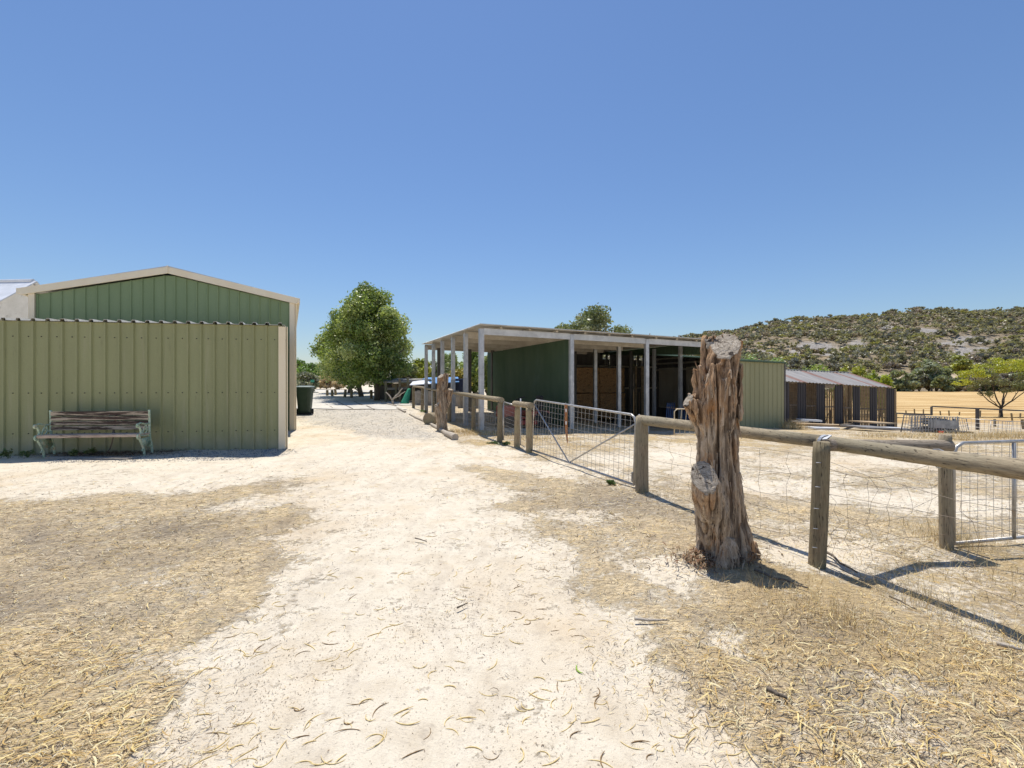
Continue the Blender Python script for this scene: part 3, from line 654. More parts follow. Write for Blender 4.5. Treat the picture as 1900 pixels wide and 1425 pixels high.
for base,off in ((SA,.05),(SB,-.05)):
    mb=MB(); c=base+gd*off+gn*.04; mb.box((c.x,c.y,(ZE+.12)/2-.02),(.13,.05,ZE+.0),GR)
    if off>0: c=SA+Vector((.0,.05)); mb.box((c.x,c.y,ZE/2+.04),(.03,.15,ZE-.04),GR+.4)
    mb.build('corner_post',M['cream'],shed,bevel=.005)
def g3(s,z,out=0.0): q=SA+gd*s+gn*out; return Vector((q.x,q.y,z))
for a,b in (((-.10),W/2),((W+.17),W/2)):
    mb=MB(); za=ZE+.04; p=g3(a,za,.09); q=g3(b,ZR+.075,.09); mb.beam(p,q,.035,.17); mb.build('barge_board',M['cream'],shed,bevel=.005)
mb=MB(); mb.box(g3(W/2,ZR+.085,.10),(.03,.06,.20),GR); mb.build('ridge_cap',M['cream'],shed,bevel=.004)
mb=MB()
for s0,s1 in ((-.12,W/2),(W+.18,W/2)):
    p=g3(s0,ZE+.10,.10); q=g3(s1,ZR+.165,.10); dz=Vector((sd.x,sd.y,0))*7.2
    t_=Vector((0,0,.02)); mb.hexa([p,q,q+dz,p+dz,p+t_,q+t_,q+dz+t_,p+dz+t_])
mb.build('roof',M['roof_steel'],shed)
mb=MB(); dz=Vector((sd.x,sd.y,0))*7.2
for s0 in (-.11,W+.18):
    p=g3(s0,ZE+.06,.10); mb.beam(p,p+dz,.10,.13)
mb.build('gutter',M['cream'],shed,bevel=.01)

# --- old whitewashed house, far left
hs=thing('whitewashed_house','old whitewashed house with pale iron roof at the far left edge','house',(-24,22,.5))
A_=P(62,524,21.5); Bq=P(-420,531,27); C_=P(-150,636,18.0); D_=P(-640,640,23); 
E_=P(160,636,25.5); Fq=P(-320,640,31)
def z0(p,z=.2): return Vector((p.x,p.y,z))
mb=MB(); mb.add([A_-Vector((0,0,.1)),C_-Vector((0,0,.1)),E_-Vector((0,0,.1)),z0(C_),z0(E_)],[(0,1,3,4,2)]); mb.add([C_-Vector((0,0,.1)),D_-Vector((0,0,.1)),z0(D_),z0(C_)],[(0,1,2,3)]); mb.build('wall',M['white_wall'],hs)
mb=MB(); u=Vector((0,0,.05)); ov=(A_-Bq).normalized()*.25
mb.hexa([A_+ov,C_+ov,D_,Bq,A_+ov+u,C_+ov+u,D_+u,Bq+u]); mb.hexa([E_+ov,A_+ov,Bq,Fq,E_+ov+u,A_+ov+u,Bq+u,Fq+u]); mb.build('roof',M['white_roof'],hs)
mb=MB(); mb.tube([A_+Vector((0,0,.06)),Bq+Vector((0,0,.06))],.09,8); mb.build('ridge_cap',M['white_roof'],hs)

# --- open machinery shed
FO=Vector((-.87,12.60)); fd=Vector((.911,.412)).normalized(); bd_=Vector((-.412,.911)).normalized()
def sp(t,s,z): q=FO+fd*t+bd_*s; return Vector((q.x,q.y,z))
AR=math.atan2(fd.y,fd.x)
osd=thing('open_shed','open-fronted hay shed of grey steel posts with a low iron roof and dark green partition','shed',(FO.x,FO.y,.1))
def rz_(t): return 3.03-.009*t
for s in (0,1.35,2.66,3.94,5.19,6.35):
    mb=MB(); q=sp(0.02,s,0); cchan(mb,q.x,q.y,G(q.x,q.y)-.05,rz_(0)-.10,.135 if s<.1 else .115,.09,.012,AR); mb.build('post',M['galv'],osd)
    if s>.1:
        mb=MB(); cchan(mb,q.x,q.y-.004,G(q.x,q.y)-.05,1.62-.03*s,.128,.10,.014,AR); mb.build('post_sleeve',M['galv_side'],osd)
for t,s in ((2.93,0),(5.82,0),(8.72,0),(5.82,1.46),(5.82,2.93),(5.82,4.4),(8.72,1.45),(8.72,2.9),(8.72,4.4),(.56,6.4),(1.89,6.4),(2.93,6.4),(12.5,2.9),(12.5,5.0),(12.5,6.9),(5.82,6.9),(8.72,6.9)):
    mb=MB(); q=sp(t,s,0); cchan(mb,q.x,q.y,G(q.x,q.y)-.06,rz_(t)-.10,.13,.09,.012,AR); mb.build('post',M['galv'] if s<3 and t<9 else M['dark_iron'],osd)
for t0,t1 in ((.09,2.86),(3.0,5.75),(5.9,8.8)):
    mb=MB(); a=sp(t0,-.03,rz_(t0)-.17); b=sp(t1,-.03,rz_(t1)-.17)
    mb.beam(a,b,.02,.175); 
    for zz in (-.083,.083): mb.beam(a+Vector((0,0,zz))+Vector((bd_.x,bd_.y,0))*.03,b+Vector((0,0,zz))+Vector((bd_.x,bd_.y,0))*.03,.05,.012)
    mb.build('front_beam',M['galv_beam'],osd)
for s in (1.4,2.75,4.05,5.3,6.5):
    mb=MB(); t0=0 if s<6.6 else 2.9
    mb.beam(sp(t0,s,rz_(t0)-.13),sp(7.0,s,rz_(8.7)-.13),.06,.20); mb.build('rafter',M['purlin'],osd)
mb=MB()
for t in (.6,1.5,2.4,3.4,4.3,5.2,6.2,7.1,8.0): mb.beam(sp(t,-.05,rz_(t)-.045),sp(t,6.5 if t<2.9 else 7.05,rz_(t)-.045),.07,.045)
mb.build('purlin',M['purlin'],osd)
mb=MB()
def roofpart(t0,t1,s0,s1,z0_,z1_,kind='sine',pitch=.076,depth=.018):
    pr=prof_pts(s1-s0,pitch,depth,kind); a=[];b=[]
    for s,o in pr: a.append(tuple(sp(t0,s0+s,z0_+o))); b.append(tuple(sp(t1,s0+s,z1_+o)))
    mb.sheet(a,b); mb.sheet([(x,y,z-.006) for x,y,z in b],[(x,y,z-.006) for x,y,z in a]); mb.sheet(a,[(x,y,z-.02) for x,y,z in a])
roofpart(-.10,2.95,-.22,6.62,rz_(0)+.0,rz_(3)+.0); roofpart(2.951,8.95,-.22,7.15,rz_(3)+.0,rz_(9)+.0)
mb.build('roof',M['roof_steel'],osd)
mb=MB(); mb.beam(sp(-.10,-.235,rz_(0)+.005),sp(8.95,-.235,rz_(9)+.005),.010,.018)
for t in (4.3,5.75,7.0,8.2): mb.box(sp(t,-.24,rz_(t)+.03),(.03,.02,.07),AR)
mb.build('roof_edge',M['galv_beam'],osd)
mb=MB(); a=sp(2.93,.06,0); b=sp(2.93,6.98,0); wall(mb,(a.x,a.y),(b.x,b.y),-.02,2.775,.076,.018,'sine',nrm=(-fd.x,-fd.y)); mb.build('partition',M['dark_green'],osd)
# rear wall with small openings
mb=MB(); 
def tp(px,s):   # t on line s where pixel column is px
    r=(px-CX)/F; o=FO+bd_*s; return (r*o.y-o.x)/(fd.x-r*fd.y)
ops=[(tp(1118,7.0),tp(1123,7.0)),(tp(1127.5,7.0),tp(1131,7.0)),(tp(1175.5,7.0),tp(1181,7.0)),(tp(1185.5,7.0),tp(1191,7.0))]
t=2.93
for a,b in ops+[(13.2,13.2)]:
    if a>t: p=sp(t,7.0,0);q=sp(a,7.0,0); wall(mb,(p.x,p.y),(q.x,q.y),-.4,3.1,.076,.018,'sine',nrm=(-bd_.x,-bd_.y))
    if b>a: 
        p=sp(a,7.0,0);q=sp(b,7.0,0); wall(mb,(p.x,p.y),(q.x,q.y),-.4,2.64,.076,.018,'sine',nrm=(-bd_.x,-bd_.y)); wall(mb,(p.x,p.y),(q.x,q.y),2.86,3.1,.076,.018,'sine',nrm=(-bd_.x,-bd_.y))
    t=b
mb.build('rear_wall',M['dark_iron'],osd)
mb=MB(); mb.beam(sp(3,6.9,2.28),sp(12.5,6.9,2.28),.06,.09); mb.beam(sp(3,6.9,1.2),sp(12.5,6.9,1.2),.06,.09); mb.build('girt',M['purlin'],osd)
mb=MB(); a=sp(12.55,0.0,0); b=sp(12.55,6.98,0); wall(mb,(a.x,a.y),(b.x,b.y),.18,2.22,.10,.02,'sine',nrm=(-fd.x,-fd.y)); mb.build('side_wall',M['beige_wall'],osd)
mb=MB(); wall(mb,(a.x,a.y),(b.x,b.y),-.4,.17,.10,.02,'sine',nrm=(-fd.x,-fd.y)); wall(mb,(a.x,a.y),(b.x,b.y),2.225,lambda t:2.235+.70*t,.10,.02,'sine',nrm=(-fd.x,-fd.y)); mb.build('kick_board',M['dark_iron'],osd)
mb=MB(); 
for zz,s0 in ((2.12,.1),(2.45,2.6),(2.7,5.0)): mb.beam(sp(12.4,s0,zz),sp(12.4,6.9,zz),.05,.09)
mb.build('side_girt',M['purlin'],osd)
# lower end bay
mb=MB(); a=sp(8.85,-.01,0); b=sp(12.62,-.01,0); wall(mb,(a.x,a.y),(b.x,b.y),-.42,lambda t:2.27-.05*t,.25,.02,nrm=(-bd_.x,-bd_.y),phase=.1,rib=.03); o=mb.build('end_bay_wall',M['pale_green'],osd)
mb=MB(); pr=prof_pts(3.9,.253,.03,'rib',.05); A1=[];B1=[]
for s,o_ in pr: A1.append(tuple(sp(8.82+s,-.06,2.285-.014*s+o_))); B1.append(tuple(sp(8.82+s,7.1,3.0+o_)))
mb.sheet(B1,A1); mb.sheet([(x,y,z-.006) for x,y,z in A1],[(x,y,z-.006) for x,y,z in B1]); mb.build('end_bay_roof',M['dark_green'],osd)
mb=MB(); mb.beam(sp(8.85,-.07,2.275),sp(12.68,-.07,2.22),.03,.05); mb.build('edge_trim',M['dark_green'],osd)
mb=MB(); a=sp(8.9,0.05,0); b=sp(8.9,6.98,0); wall(mb,(a.x,a.y),(b.x,b.y),lambda t:2.45+.4*t,2.93,.076,.018,'sine',nrm=(-fd.x,-fd.y)); mb.build('infill_panel',M['dark_green'],osd)
mb=MB(); q=sp(12.66,-.02,0); mb.box((q.x,q.y,.90),(.06,.03,2.64),AR); mb.build('corner_flashing',M['dark_iron'],osd)
# hay bales
hb0=None; bl=['left','second from left','third from left','right']
for r in range(2):
    for k in range(4):
        t0=3.12+k*1.42
        c=sp(t0+.70,5.85+random.uniform(-.04,.04),-.13+.57+r*1.13)
        if hb0 is None:
            mb=MB(); bm_=(1.36,2.0,1.08)
            nX,nZ=26,18
            mb.box((0,0,0),bm_); o=mb.build('hay_bale',M['hay'],None,org=(0,0,0))
            s_=o.modifiers.new('sub','SUBSURF'); s_.subdivision_type='SIMPLE'; s_.levels=5; s_.render_levels=5
            tx=bpy.data.textures.new('haynoise','CLOUDS'); tx.noise_scale=.09
            dm=o.modifiers.new('disp','DISPLACE'); dm.texture=tx; dm.strength=.09; dm.texture_coords='LOCAL'
            hb0=o
        else: o=hb0.copy(); C.objects.link(o)
        o.location=c; o.rotation_euler=(0,0,AR+random.uniform(-.01,.01))
        tag(o,('top' if r else 'bottom')+' brown hay bale, '+bl[k]+' in the stack inside the open shed','hay bale','hay bales stacked in the shed')

# --- striped aviary shed on the right
def Q(px,py,Y): return P(px,py,Y)
ks=thing('striped_shed','long low charcoal shed with open strips between panels and a striped iron roof','shed',(15,21.5,-.6))
XL,XR=11.3,18.35
def ky(x): return 20.7+(x-XL)*.16
def kzb(x): return -.40-(x-XL)*.052
def kzt(x): return 1.56-(x-XL)*.054
# pixel columns of the charcoal panels
cols=[(1440,1464),(1479,1495),(1514.5,1529.5),(1548.5,1563.5),(1581.5,1595.5),(1613,1627),(1644,1658.5)]
def kx(px): r=(px-CX)/F; return r*(20.7-.16*XL)/(1-.16*r)
for a,b in cols:
    x0,x1=kx(a),kx(b); mb=MB(); wall(mb,(x0,ky(x0)),(x1,ky(x1)),lambda t:kzb(x0)-.1,lambda t:kzt(x0+(x1-x0)*t),.125,.03,nrm=(.16,-1),phase=.03,rib=.05); mb.build('panel',M['charcoal'],ks)
mb=MB()
for i in range(6):
    x0,x1=kx(cols[i][1]),kx(cols[i+1][0]); zb,zt_=kzb(x0),kzt(x0); 
    xm=(x0+x1)/2
    for zz in (.46,): mb.beam((x0,ky(x0)+.05,zb+(zt_-zb)*zz),(x1,ky(x1)+.05,zb+(zt_-zb)*zz),.04,.06)
    for k in range(9):
        x=x0+(x1-x0)*(k+.5)/9; mb.beam((x,ky(x)+.02,zb),(x,ky(x)+.02,zt_),.006,.006)
    for k in range(14):
        z=zb+(zt_-zb)*(k+.5)/14; mb.beam((x0,ky(x0)+.02,z),(x1,ky(x1)+.02,z),.006,.006)
mb.build('wire_screen',M['rusty_wire'],ks)
mb=MB(); dd=2.5
wall(mb,(XL-1,ky(XL)+dd),(16.3,ky(XR)+dd),-.9,1.45,.12,.03,nrm=(0,-1)); mb.build('rear_wall',M['board'],ks)
mb=MB()
for k in range(26):
    x=XL+.2+k*.27; mb.beam((x,ky(x)+.25+.4*random.random(),kzb(x)-.05),(x+random.uniform(-.12,.12),ky(x)+.4,kzb(x)+random.uniform(.5,1.0)),.04,.02)
for x in (16.35,16.9,13.1): mb.beam((x,ky(x)+1.2,-.9),(x,ky(x)+1.2,1.5),.10,.10)
mb.build('inner_slats',M['board'],ks)
mb=MB(); eR=Q(1661,720,ky(XR)-.1); eL=Vector((XL-.6,ky(XL)-.2,kzt(XL-.6)+.02)); rR=Vector((18.15,24.35,1.4+20*24.35/F)); rL=Vector((XL-.7,23.3,1.4+31.5*23.3/F))
NB=56
def lerp(a,b,t): return a.lerp(b,t)
def rs(a,b,mbx,t0,t1,n):
    T=[];Bt=[]
    for i in range(n*4+1):
        t=t0+(t1-t0)*i/(n*4); o=.025 if (i%4) in (1,2) else 0
        p=lerp(eL,eR,t); q=lerp(rL,rR,t); T.append(tuple(q+Vector((0,0,o)))); Bt.append(tuple(p+Vector((0,0,o))))
    mbx.sheet(T,Bt); mbx.sheet(Bt,[(x,y,z-.012) for x,y,z in Bt])
br=[(0,.03,1),(.03,.115,0),(.115,.155,1),(.155,.345,0),(.345,.39,1),(.39,.60,0),(.60,.645,1),(.645,.85,0),(.85,.88,1),(.88,.965,0),(.965,1,1)]
ma=MB()
for t0,t1,k in br:
    mb2=MB(); rs(0,0,mb2 if k else ma,t0,t1,max(1,int((t1-t0)*44)))
    if k: mb2.build('rusty_roof_strip',M['rust_strip'],ks)
ma.build('roof',M['roof_rust'],ks)
mb=MB(); hR=Vector((18.6,26.4,1.15)); hL=Vector((XL-.7,25.8,1.5)); mb.add([rL,rR,hR,hL],[(3,2,1,0)]); mb.build('rear_roof',M['roof_rust'],ks)
mb=MB()
for k in range(22):
    yy=ky(XR)+.15+k*.19; zt_=1.12+min(yy-ky(XR),2.6)*.26-max(0,yy-24.4)*.45; mb.box((XR+.15,yy,(zt_-1.1)/2),(.03,.125,zt_+1.1))
mb.build('end_wall',M['board'],ks)
mb=MB()
for k in range(16):
    x=16.5+k*.13; mb.box((x,25.9,.0),(.07,.03,2.2))
mb.build('rear_slats',M['board'],ks)
mb=MB(); mb.beam(rL+Vector((0,0,.04)),rR+Vector((0,0,.04)),.12,.03); mb.build('ridge_cap',M['galv_beam'],ks)
# ------------------------------------------------------------------ fences
def post(name,label,px,py,h,r,mat,group='round timber fence posts',lean=(0,0),cap=None):
    b=gpt(px,py); root=None
    mb=MB(); mb.sm=False; n=16; pts=[];rr=[]
    random.seed(int(px)); rings=14
    base=len(mb.v)
    for i in range(rings+1):
        t=i/rings; z=-.25+t*(h+.25); ox=lean[0]*max(0,z)+.006*math.sin(z*3+px); oy=lean[1]*max(0,z)
        for k in range(n):
            a=2*math.pi*k/n; rad=r*(1+.035*math.sin(3*a+px)+.02*math.sin(5*a+z*2+px))*(1.03-.06*t)
            if i==rings: rad*=.93
            mb.v.append((b.x+ox+rad*math.cos(a),b.y+oy+rad*math.sin(a),b.z+z+(.004*math.sin(a*2+px) if i==rings else 0)))
    for i in range(rings):
        for k in range(n):
            a=i*n+k; c=i*n+(k+1)%n; mb.f.append((a,c,c+n,a+n))
    mb.f.append(tuple(rings*n+k for k in range(n)))
    o=link_mesh(name,mb.v,mb.f,M[mat],None,b,0,False); me=o.data
    me.polygons.foreach_set('use_smooth',[p.area>0 and len(p.vertices)==4 for p in me.polygons])
    return tag(o,label,'fence post',group), b
pA,bA=post('fence_post','thick round timber post holding the near end of the mesh gate',1191,914,.97,.082,'post_v')
pB,bB=post('fence_post','leaning round post in front of the yard under the strapped rail joint',1515,1050,.93,.058,'post_dark',lean=(.045,.0))
pC,bC=post('fence_post','round post at the corner beside the right-hand gate',1755,1020,.96,.046,'post_v')
b932=post('fence_post','dark round post with a pale pipe strapped to it, left of the short rail',928,822,.94,.062,'post_dark')[1]
b957=post('fence_post','olive round post under the left end of the short rail',960,831,.88,.065,'post_warm')[1]
b982=post('fence_post','warm brown round post at the hinge side of the mesh gate',981,840,.90,.062,'post_warm')[1]
far=[(879,800,'post_dark','dark post left of the pipe post, in front of the galvanised corner post'),(834,783,'post_dark','dark post just right of the forked stump'),(806,771,'post_dark','thin dark post just left of the forked stump'),(784,762,'post_dark','dark post third left of the forked stump'),(767,757,'post_dark','dark post beside the green netting')]
FB=[]
for k,(zz,dx) in enumerate(((.78,0),(.60,.002),(.44,-.002),(.29,.0),(.15,.001))):
    mb=MB(); q=Vector((bB.x+.045*zz-.047+dx,bB.y-.037,bB.z+zz)); mb.tube([q+Vector((-.012,.008,0)),q+Vector((0,-.004,.001)),q+Vector((.014,-.008,0))],.0028,5); o=mb.build('staple',M['galv'],pB)
for px,py,m,l in far: FB.append(post('fence_post',l,px,py,.92,.065,m)[1])
def log(name,label,pts,rad,mat,group='fence rails',cat='fence rail',n=14):
    mb=MB(); P_=[Vector(p) for p in pts]; Q_=[];R_=[]
    for i in range(len(P_)-1):
        for k in range(6):
            t=k/6; Q_.append(P_[i].lerp(P_[i+1],t)); R_.append((rad[i]*(1-t)+rad[i+1]*t)*(1+.03*math.sin(i*5+k*1.7)))
    Q_.append(P_[-1]); R_.append(rad[-1]); mb.tube(Q_,R_,n); 
    o=link_mesh(name,mb.v,mb.f,M[mat],None,P_[0]); o.data.polygons.foreach_set('use_smooth',[len(p.vertices)==4 for p in o.data.polygons])
    return tag(o,label,cat,group)
T=lambda b,h: Vector((b.x,b.y,b.z+h))
# near rails
jB=Vector((bB.x+.05,bB.y,.985))
e1=P(1186,779,bA.y+.06); s1=P(1526,820,3.61)
log('fence_rail','long grey round rail running from the gate post past the big stump',[e1,s1],[.062,.050],'rail')
e2=P(1525,824,bB.y-.02)-Vector((0,0,.0)); d_=(e2-e1); 
r0=P(1521,820,3.63); r1=P(1740,851,2.93); r2=P(1900,872,2.42); r3=r2+(r2-r1)*6
log('fence_rail','thick grey round rail nearest the camera, leaving the picture on the right',[r0,r1,r2,r3],[.052,.054,.056,.058],'rail')
x0=P(1532,826,bB.y+.05); x1=P(1762,828,bC.y-.02)
log('fence_rail','tapered grey cross rail running back to the corner post',[x0,P(1640,828,3.8),x1],[.045,.052,.050],'rail_x')
rl=[T(b982,.945)-Vector((-.05,.06,0)),T(b957,.945)+Vector((-.06,.07,0))]
log('fence_rail','short sawn rail joining two posts beside the mesh gate',rl,[.062,.062],'rail')
log('fence_rail','pale round rail ending at the pipe post',[T(b932,.975)+Vector((.04,-.09,0)),T(FB[0],.96),T(FB[1],.985)],[.062,.06,.052],'rail')
log('fence_rail','thin pale round rail left of the forked stump',[T(FB[1],.97)+Vector((-.25,.6,0)),T(FB[3],.97),T(FB[4],.97)],[.045,.045,.045],'rail')
# straps
mb=MB()
c=r0.lerp(r1,.06)
ring=[]
for k in range(9):
    a=math.pi*(k/8); ring.append(c+Vector((-.058*math.cos(a)-.004,.0,.058*math.sin(a)+.002)))
ring=[ring[0]-Vector((0,.0,.02))]+ring
for i in range(len(ring)-1): mb.beam(ring[i]+Vector((0,-.01,0)),ring[i+1]+Vector((0,-.01,0)),.035,.004,up=(ring[i]-c).normalized() if (ring[i]-c).length>0 else (0,0,1))
p0=c+Vector((-.06,-.07,0)); mb.beam(p0+Vector((0,0,.035)),p0+Vector((.0,0.01,-.17)),.030,.005,up=(0,1,0)); mb.beam(c+Vector((-.055,-.06,.03)),c+Vector((.02,-.02,.062)),.03,.005)
tag(mb.build('metal_strap',M['galv'],None,c),'galvanised strap bent over the rail joint on the leaning post','strap')
mb=MB(); c=r1.lerp(r2,.0); pts=[c+Vector((.01*math.sin(k),.060*math.cos(k*.5)*-1,.060*math.sin(k*.5))) for k in range(0,13)]
mb.tube(pts,.0035,5); tag(mb.build('tie_wire',M['galv'],None,c),'single twist of tie wire round the nearest thick rail','wire')
mb=MB(); c=e1; pts=[c+Vector((.012*math.sin(k*1.3)-.0,.03+.02*math.cos(k),0))+Vector((0,.066*math.cos(k*.7)*.5,.066*math.sin(k*.7))) for k in range(14)]
mb.tube(pts,.006,5); tag(mb.build('tie_wire',M['galv'],None,c),'bundle of pale tie wire round the rail end above the gate post','wire')

def net(name,label,A,B,hs,step,r=.0016,mat='wire',sag=.012,seed=1,skip=0.0,base=None):
    """wire netting between ground points A,B; hs = heights of line wires"""
    random.seed(seed); A=Vector(A);B=Vector(B); L=(B-A).length; mb=MB(); n=max(3,int(L/step))
    grid=[]
    for h in hs:
        ph=random.random()*6; pts=[]
        for i in range(n+1):
            t=i/n; p=A.lerp(B,t); z=h+sag*math.sin(3.1*t*2+ph)+random.uniform(-sag,sag)*.5
            pts.append(Vector((p.x+random.uniform(-sag,sag)*.6,p.y+random.uniform(-sag,sag),G(p.x,p.y)*(1 if base is None else 0)+(base or 0)+z)))
        grid.append(pts); mb.tube(pts,r,4,False)
    for i in range(n+1):
        if random.random()<skip: continue
        for a in range(len(hs)-1):
            if random.random()<skip*.6: continue
            p,q=grid[a][i],grid[a+1][i]; m=(p+q)/2+Vector((random.uniform(-sag,sag)*1.4,random.uniform(-sag,sag),0)); mb.tube([p,m,q],r*.85,4,False)
    return tag(mb.build(name,M[mat],None,A),label,'wire fence','wire netting between the fence posts')
HS=[.10,.25,.41,.56,.72]
off=Vector((.07,.02,0))
net('wire_netting','sagging rusty netting between the gate post and the leaning post',bA,bB+Vector((.06,0,0)),[.12,.30,.46,.62,.80],.28,.0015,'rusty_wire',.025,3,.12)
bD=Vector((r2.x+.05,r2.y-.3,0)); 
net('wire_netting','loose buckled netting right of the leaning post along the near rail',bB+Vector((.07,-.03,0)),Vector((3.3,1.2,0)),[.06,.22,.40,.58,.74],.26,.0015,'rusty_wire',.035,4,.15)
net('wire_netting','rusty netting running from the leaning post to the corner post',bB+Vector((.07,.03,0)),bC,[.14,.30,.45,.58,.70],.20,.0015,'rusty_wire',.03,5,.12)
net('wire_netting','pale netting left of the pipe post',b932+Vector((0,0,0)),FB[0],[.08,.24,.40,.56,.70],.16,.0028,'wire',.02,6)
net('wire_netting','pale netting in front of the galvanised posts',FB[0],FB[1],[.08,.26,.44,.62],.22,.0028,'wire',.02,7,.1)
net('wire_netting','pale netting left of the forked stump',FB[1],FB[4],[.1,.3,.5,.7],.4,.003,'wire',.02,8,.1)
net('wire_netting','fine netting filling the gap between two posts under the short rail',b957,b982,[.1,.3,.5,.7],.16,.002,'wire',.01,9)

# --- mesh farm gate
def farm_gate(name,label,TL,TR,BL,BR,nv,hz,brace=True,r=.0165,wr=.0022,cut=1.0):
    root=thing(name,label,'gate',BL)
    mb=MB(); mb.sm=True
    def corner(a,b,c,rad=.10):
        d1=(a-b).normalized();d2=(c-b).normalized(); return [b+d1*rad, b+(d1+d2)*rad*.32, b+d2*rad]
    pts=[BL]+corner(BL,TL,TR)+corner(TL,TR,BR)+[BR]; mb.tube(pts,r,10); mb.tube([BL,BR],r,10); mb.build('frame',M['pipe'],root)
    mb=MB()
    for i in range(1,nv):
        t=i/nv; a=BL.lerp(BR,t);b=TL.lerp(TR,t); w=Vector((0,0,0)); mb.tube([a,a.lerp(b,.5)+Vector((random.uniform(-.004,.004),0,0)),b],wr,4,False)
    for h in hz: mb.tube([BL.lerp(TL,h),(BL.lerp(TL,h)+BR.lerp(TR,h))/2+Vector((0,0,random.uniform(-.006,.004))),BR.lerp(TR,h)],wr,4,False)
    mb.build('wire_mesh',M['wire'],root)
    return root
gl0=gpt(987,840); gr0=gpt(1176,907)
BL=Vector((gl0.x,gl0.y,G(gl0.x,gl0.y)+.05)); BR=Vector((gr0.x,gr0.y,G(gr0.x,gr0.y)+.05))
TLg=P(991,742,BL.y); TRg=P(1180,771,BR.y)
fg=farm_gate('mesh_gate','long silver pipe gate with square wire mesh and a V brace across the yard entrance',TLg,TRg,BL,BR,28,[.12,.25,.37,.49,.60,.71,.81,.91])
mb=MB(); mb.sm=True; m_=BL.lerp(BR,.46)+Vector((0,0,.01))
mb.tube([TLg.lerp(BL,.08),m_],.013,8); mb.build('brace',M['pipe'],fg)
mb=MB(); mb.sm=True; mb.tube([TRg.lerp(BR,.12),m_+Vector((.02,-.02,0))],.013,8); mb.build('brace',M['pipe'],fg)
mb=MB(); mb.box(BR+Vector((.0,.02,.10)),(.05,.05,.12)); mb.build('latch',M['pipe'],fg)
for h in (.30,.80): mb=MB(); p=BL.lerp(TLg,h); mb.tube([p+Vector((-.09,.12,0)),p+Vector((-.05,.05,.01)),p],.011,6); mb.build('hinge',M['pipe'],fg)
# rusty blade hanging on the gate
t_=.405; top=TLg.lerp(TRg,t_)+Vector((0,-.045,.0))
mb=MB(); w=.10; prof=[(0,0,1),(.05,.0,1),(.30,.0,1.0),(.44,.012,.92),(.55,.03,.7),(.63,.055,.38),(.68,.075,.05)]
n_=len(prof); v=[]
gdn=(TRg-TLg).normalized()
for s_ in (0,1):
    for z,cx_,ww in prof:
        for sg in (-1,1): 
            p=top+gdn*(cx_+sg*w*.5*ww*(1+.0))+Vector((0,-.006*s_,-z)); v.append(p)
k2=2*n_
for i in range(n_-1):
    a=2*i; mb.f.append((a,a+1,a+3,a+2)); mb.f.append((k2+a,k2+a+2,k2+a+3,k2+a+1)); mb.f.append((a,a+2,k2+a+2,k2+a)); mb.f.append((a+1,k2+a+1,k2+a+3,a+3))
mb.v=[tuple(x) for x in v]; bl=thing('rusty_blade','feather-shaped rusty steel plate with two pale round spots hanging on the mesh gate','metal plate',top)
mb.build('plate',M['rust'],bl)
for z in (.10,.315):
    mb=MB(); c=top+gdn*(.0)+Vector((0,-.012,-z)); mb.box(c,(.001,.001,.001)); mb=MB(); pts=[]
    for k in range(14):
        a=2*math.pi*k/14; pts.append(c+gdn*(.026*math.cos(a)*(1+.12*math.sin(3*a)))+Vector((0,0,.036*math.sin(a)*(1+.1*math.cos(2*a)))))
    pts2=[p+Vector((0,.006,0)) for p in pts]; mb.add(pts+pts2,[tuple(range(14))[::-1]]+[(i,(i+1)%14,14+(i+1)%14,14+i) for i in range(14)]); mb.build('pale_spot',M['white_spot'],bl)
mb=MB(); mb.tube([top+Vector((0,0,-.02)),top+Vector((0,.03,.035)),top+Vector((0,.07,0)),top+Vector((0,.04,-.03))],.004,5); mb.build('hanging_wire',M['wire'],bl)
# small netted gate between the pipe post and the olive post
sg=thing('small_gate','small pipe gate with fine netting left of the short rail','gate',b932)
TL2=T(b932,.97)+Vector((.07,-.02,-.03)); TR2=T(b957,.93)+Vector((-.06,0,-.02)); BL2=T(b932,.06)+Vector((.07,-.02,0)); BR2=T(b957,.05)+Vector((-.06,0,0))
mb=MB(); mb.sm=True; mb.tube([BL2,TL2,TR2],.017,8); mb.tube([TL2+Vector((0,0,.05)),BL2],.021,8); mb.build('frame',M['pipe'],sg)
mb=MB()
for i in range(1,10): mb.tube([BL2.lerp(BR2,i/10),TL2.lerp(TR2,i/10)],.0018,4,False)
for i in range(1,10): mb.tube([BL2.lerp(TL2,i/10),BR2.lerp(TR2,i/10)],.0018,4,False)
mb.build('wire_mesh',M['wire'],sg)
mb=MB(); mb.sm=True; b_=gpt(966,826); mb.tube([T(b_,-.1),T(b_,1.03)],.014,8); tag(mb.build('steel_pipe',M['galv'],None,b_),'thin upright steel pipe standing behind the olive post','pipe')
# right-hand gate
zc=bC.z
BLr=Vector((bC.x+.10,bC.y+.02,.075)); TLr=P(1762,823,bC.y+.02); dR=Vector((3.0,.62,0)); 
g2=farm_gate('mesh_gate','pipe gate with square wire mesh hung on the corner post at the right edge',TLr+Vector((0.03,0,.0)),TLr+dR+Vector((0,0,0.0)),Vector((TLr.x+.03,TLr.y,.06)),Vector((TLr.x,TLr.y,.06))+dR,34,[.09,.2,.31,.42,.54,.66,.78,.89],r=.015)
mb=MB(); mb.sm=True; p=Vector((TLr.x+.03,TLr.y,.06)); mb.tube([(p+dR*.215)+Vector((0,-.01,0)),(p+dR*.215)+Vector((0,-.01,.83))],.014,8); mb.build('mid_stay',M['pipe'],g2)

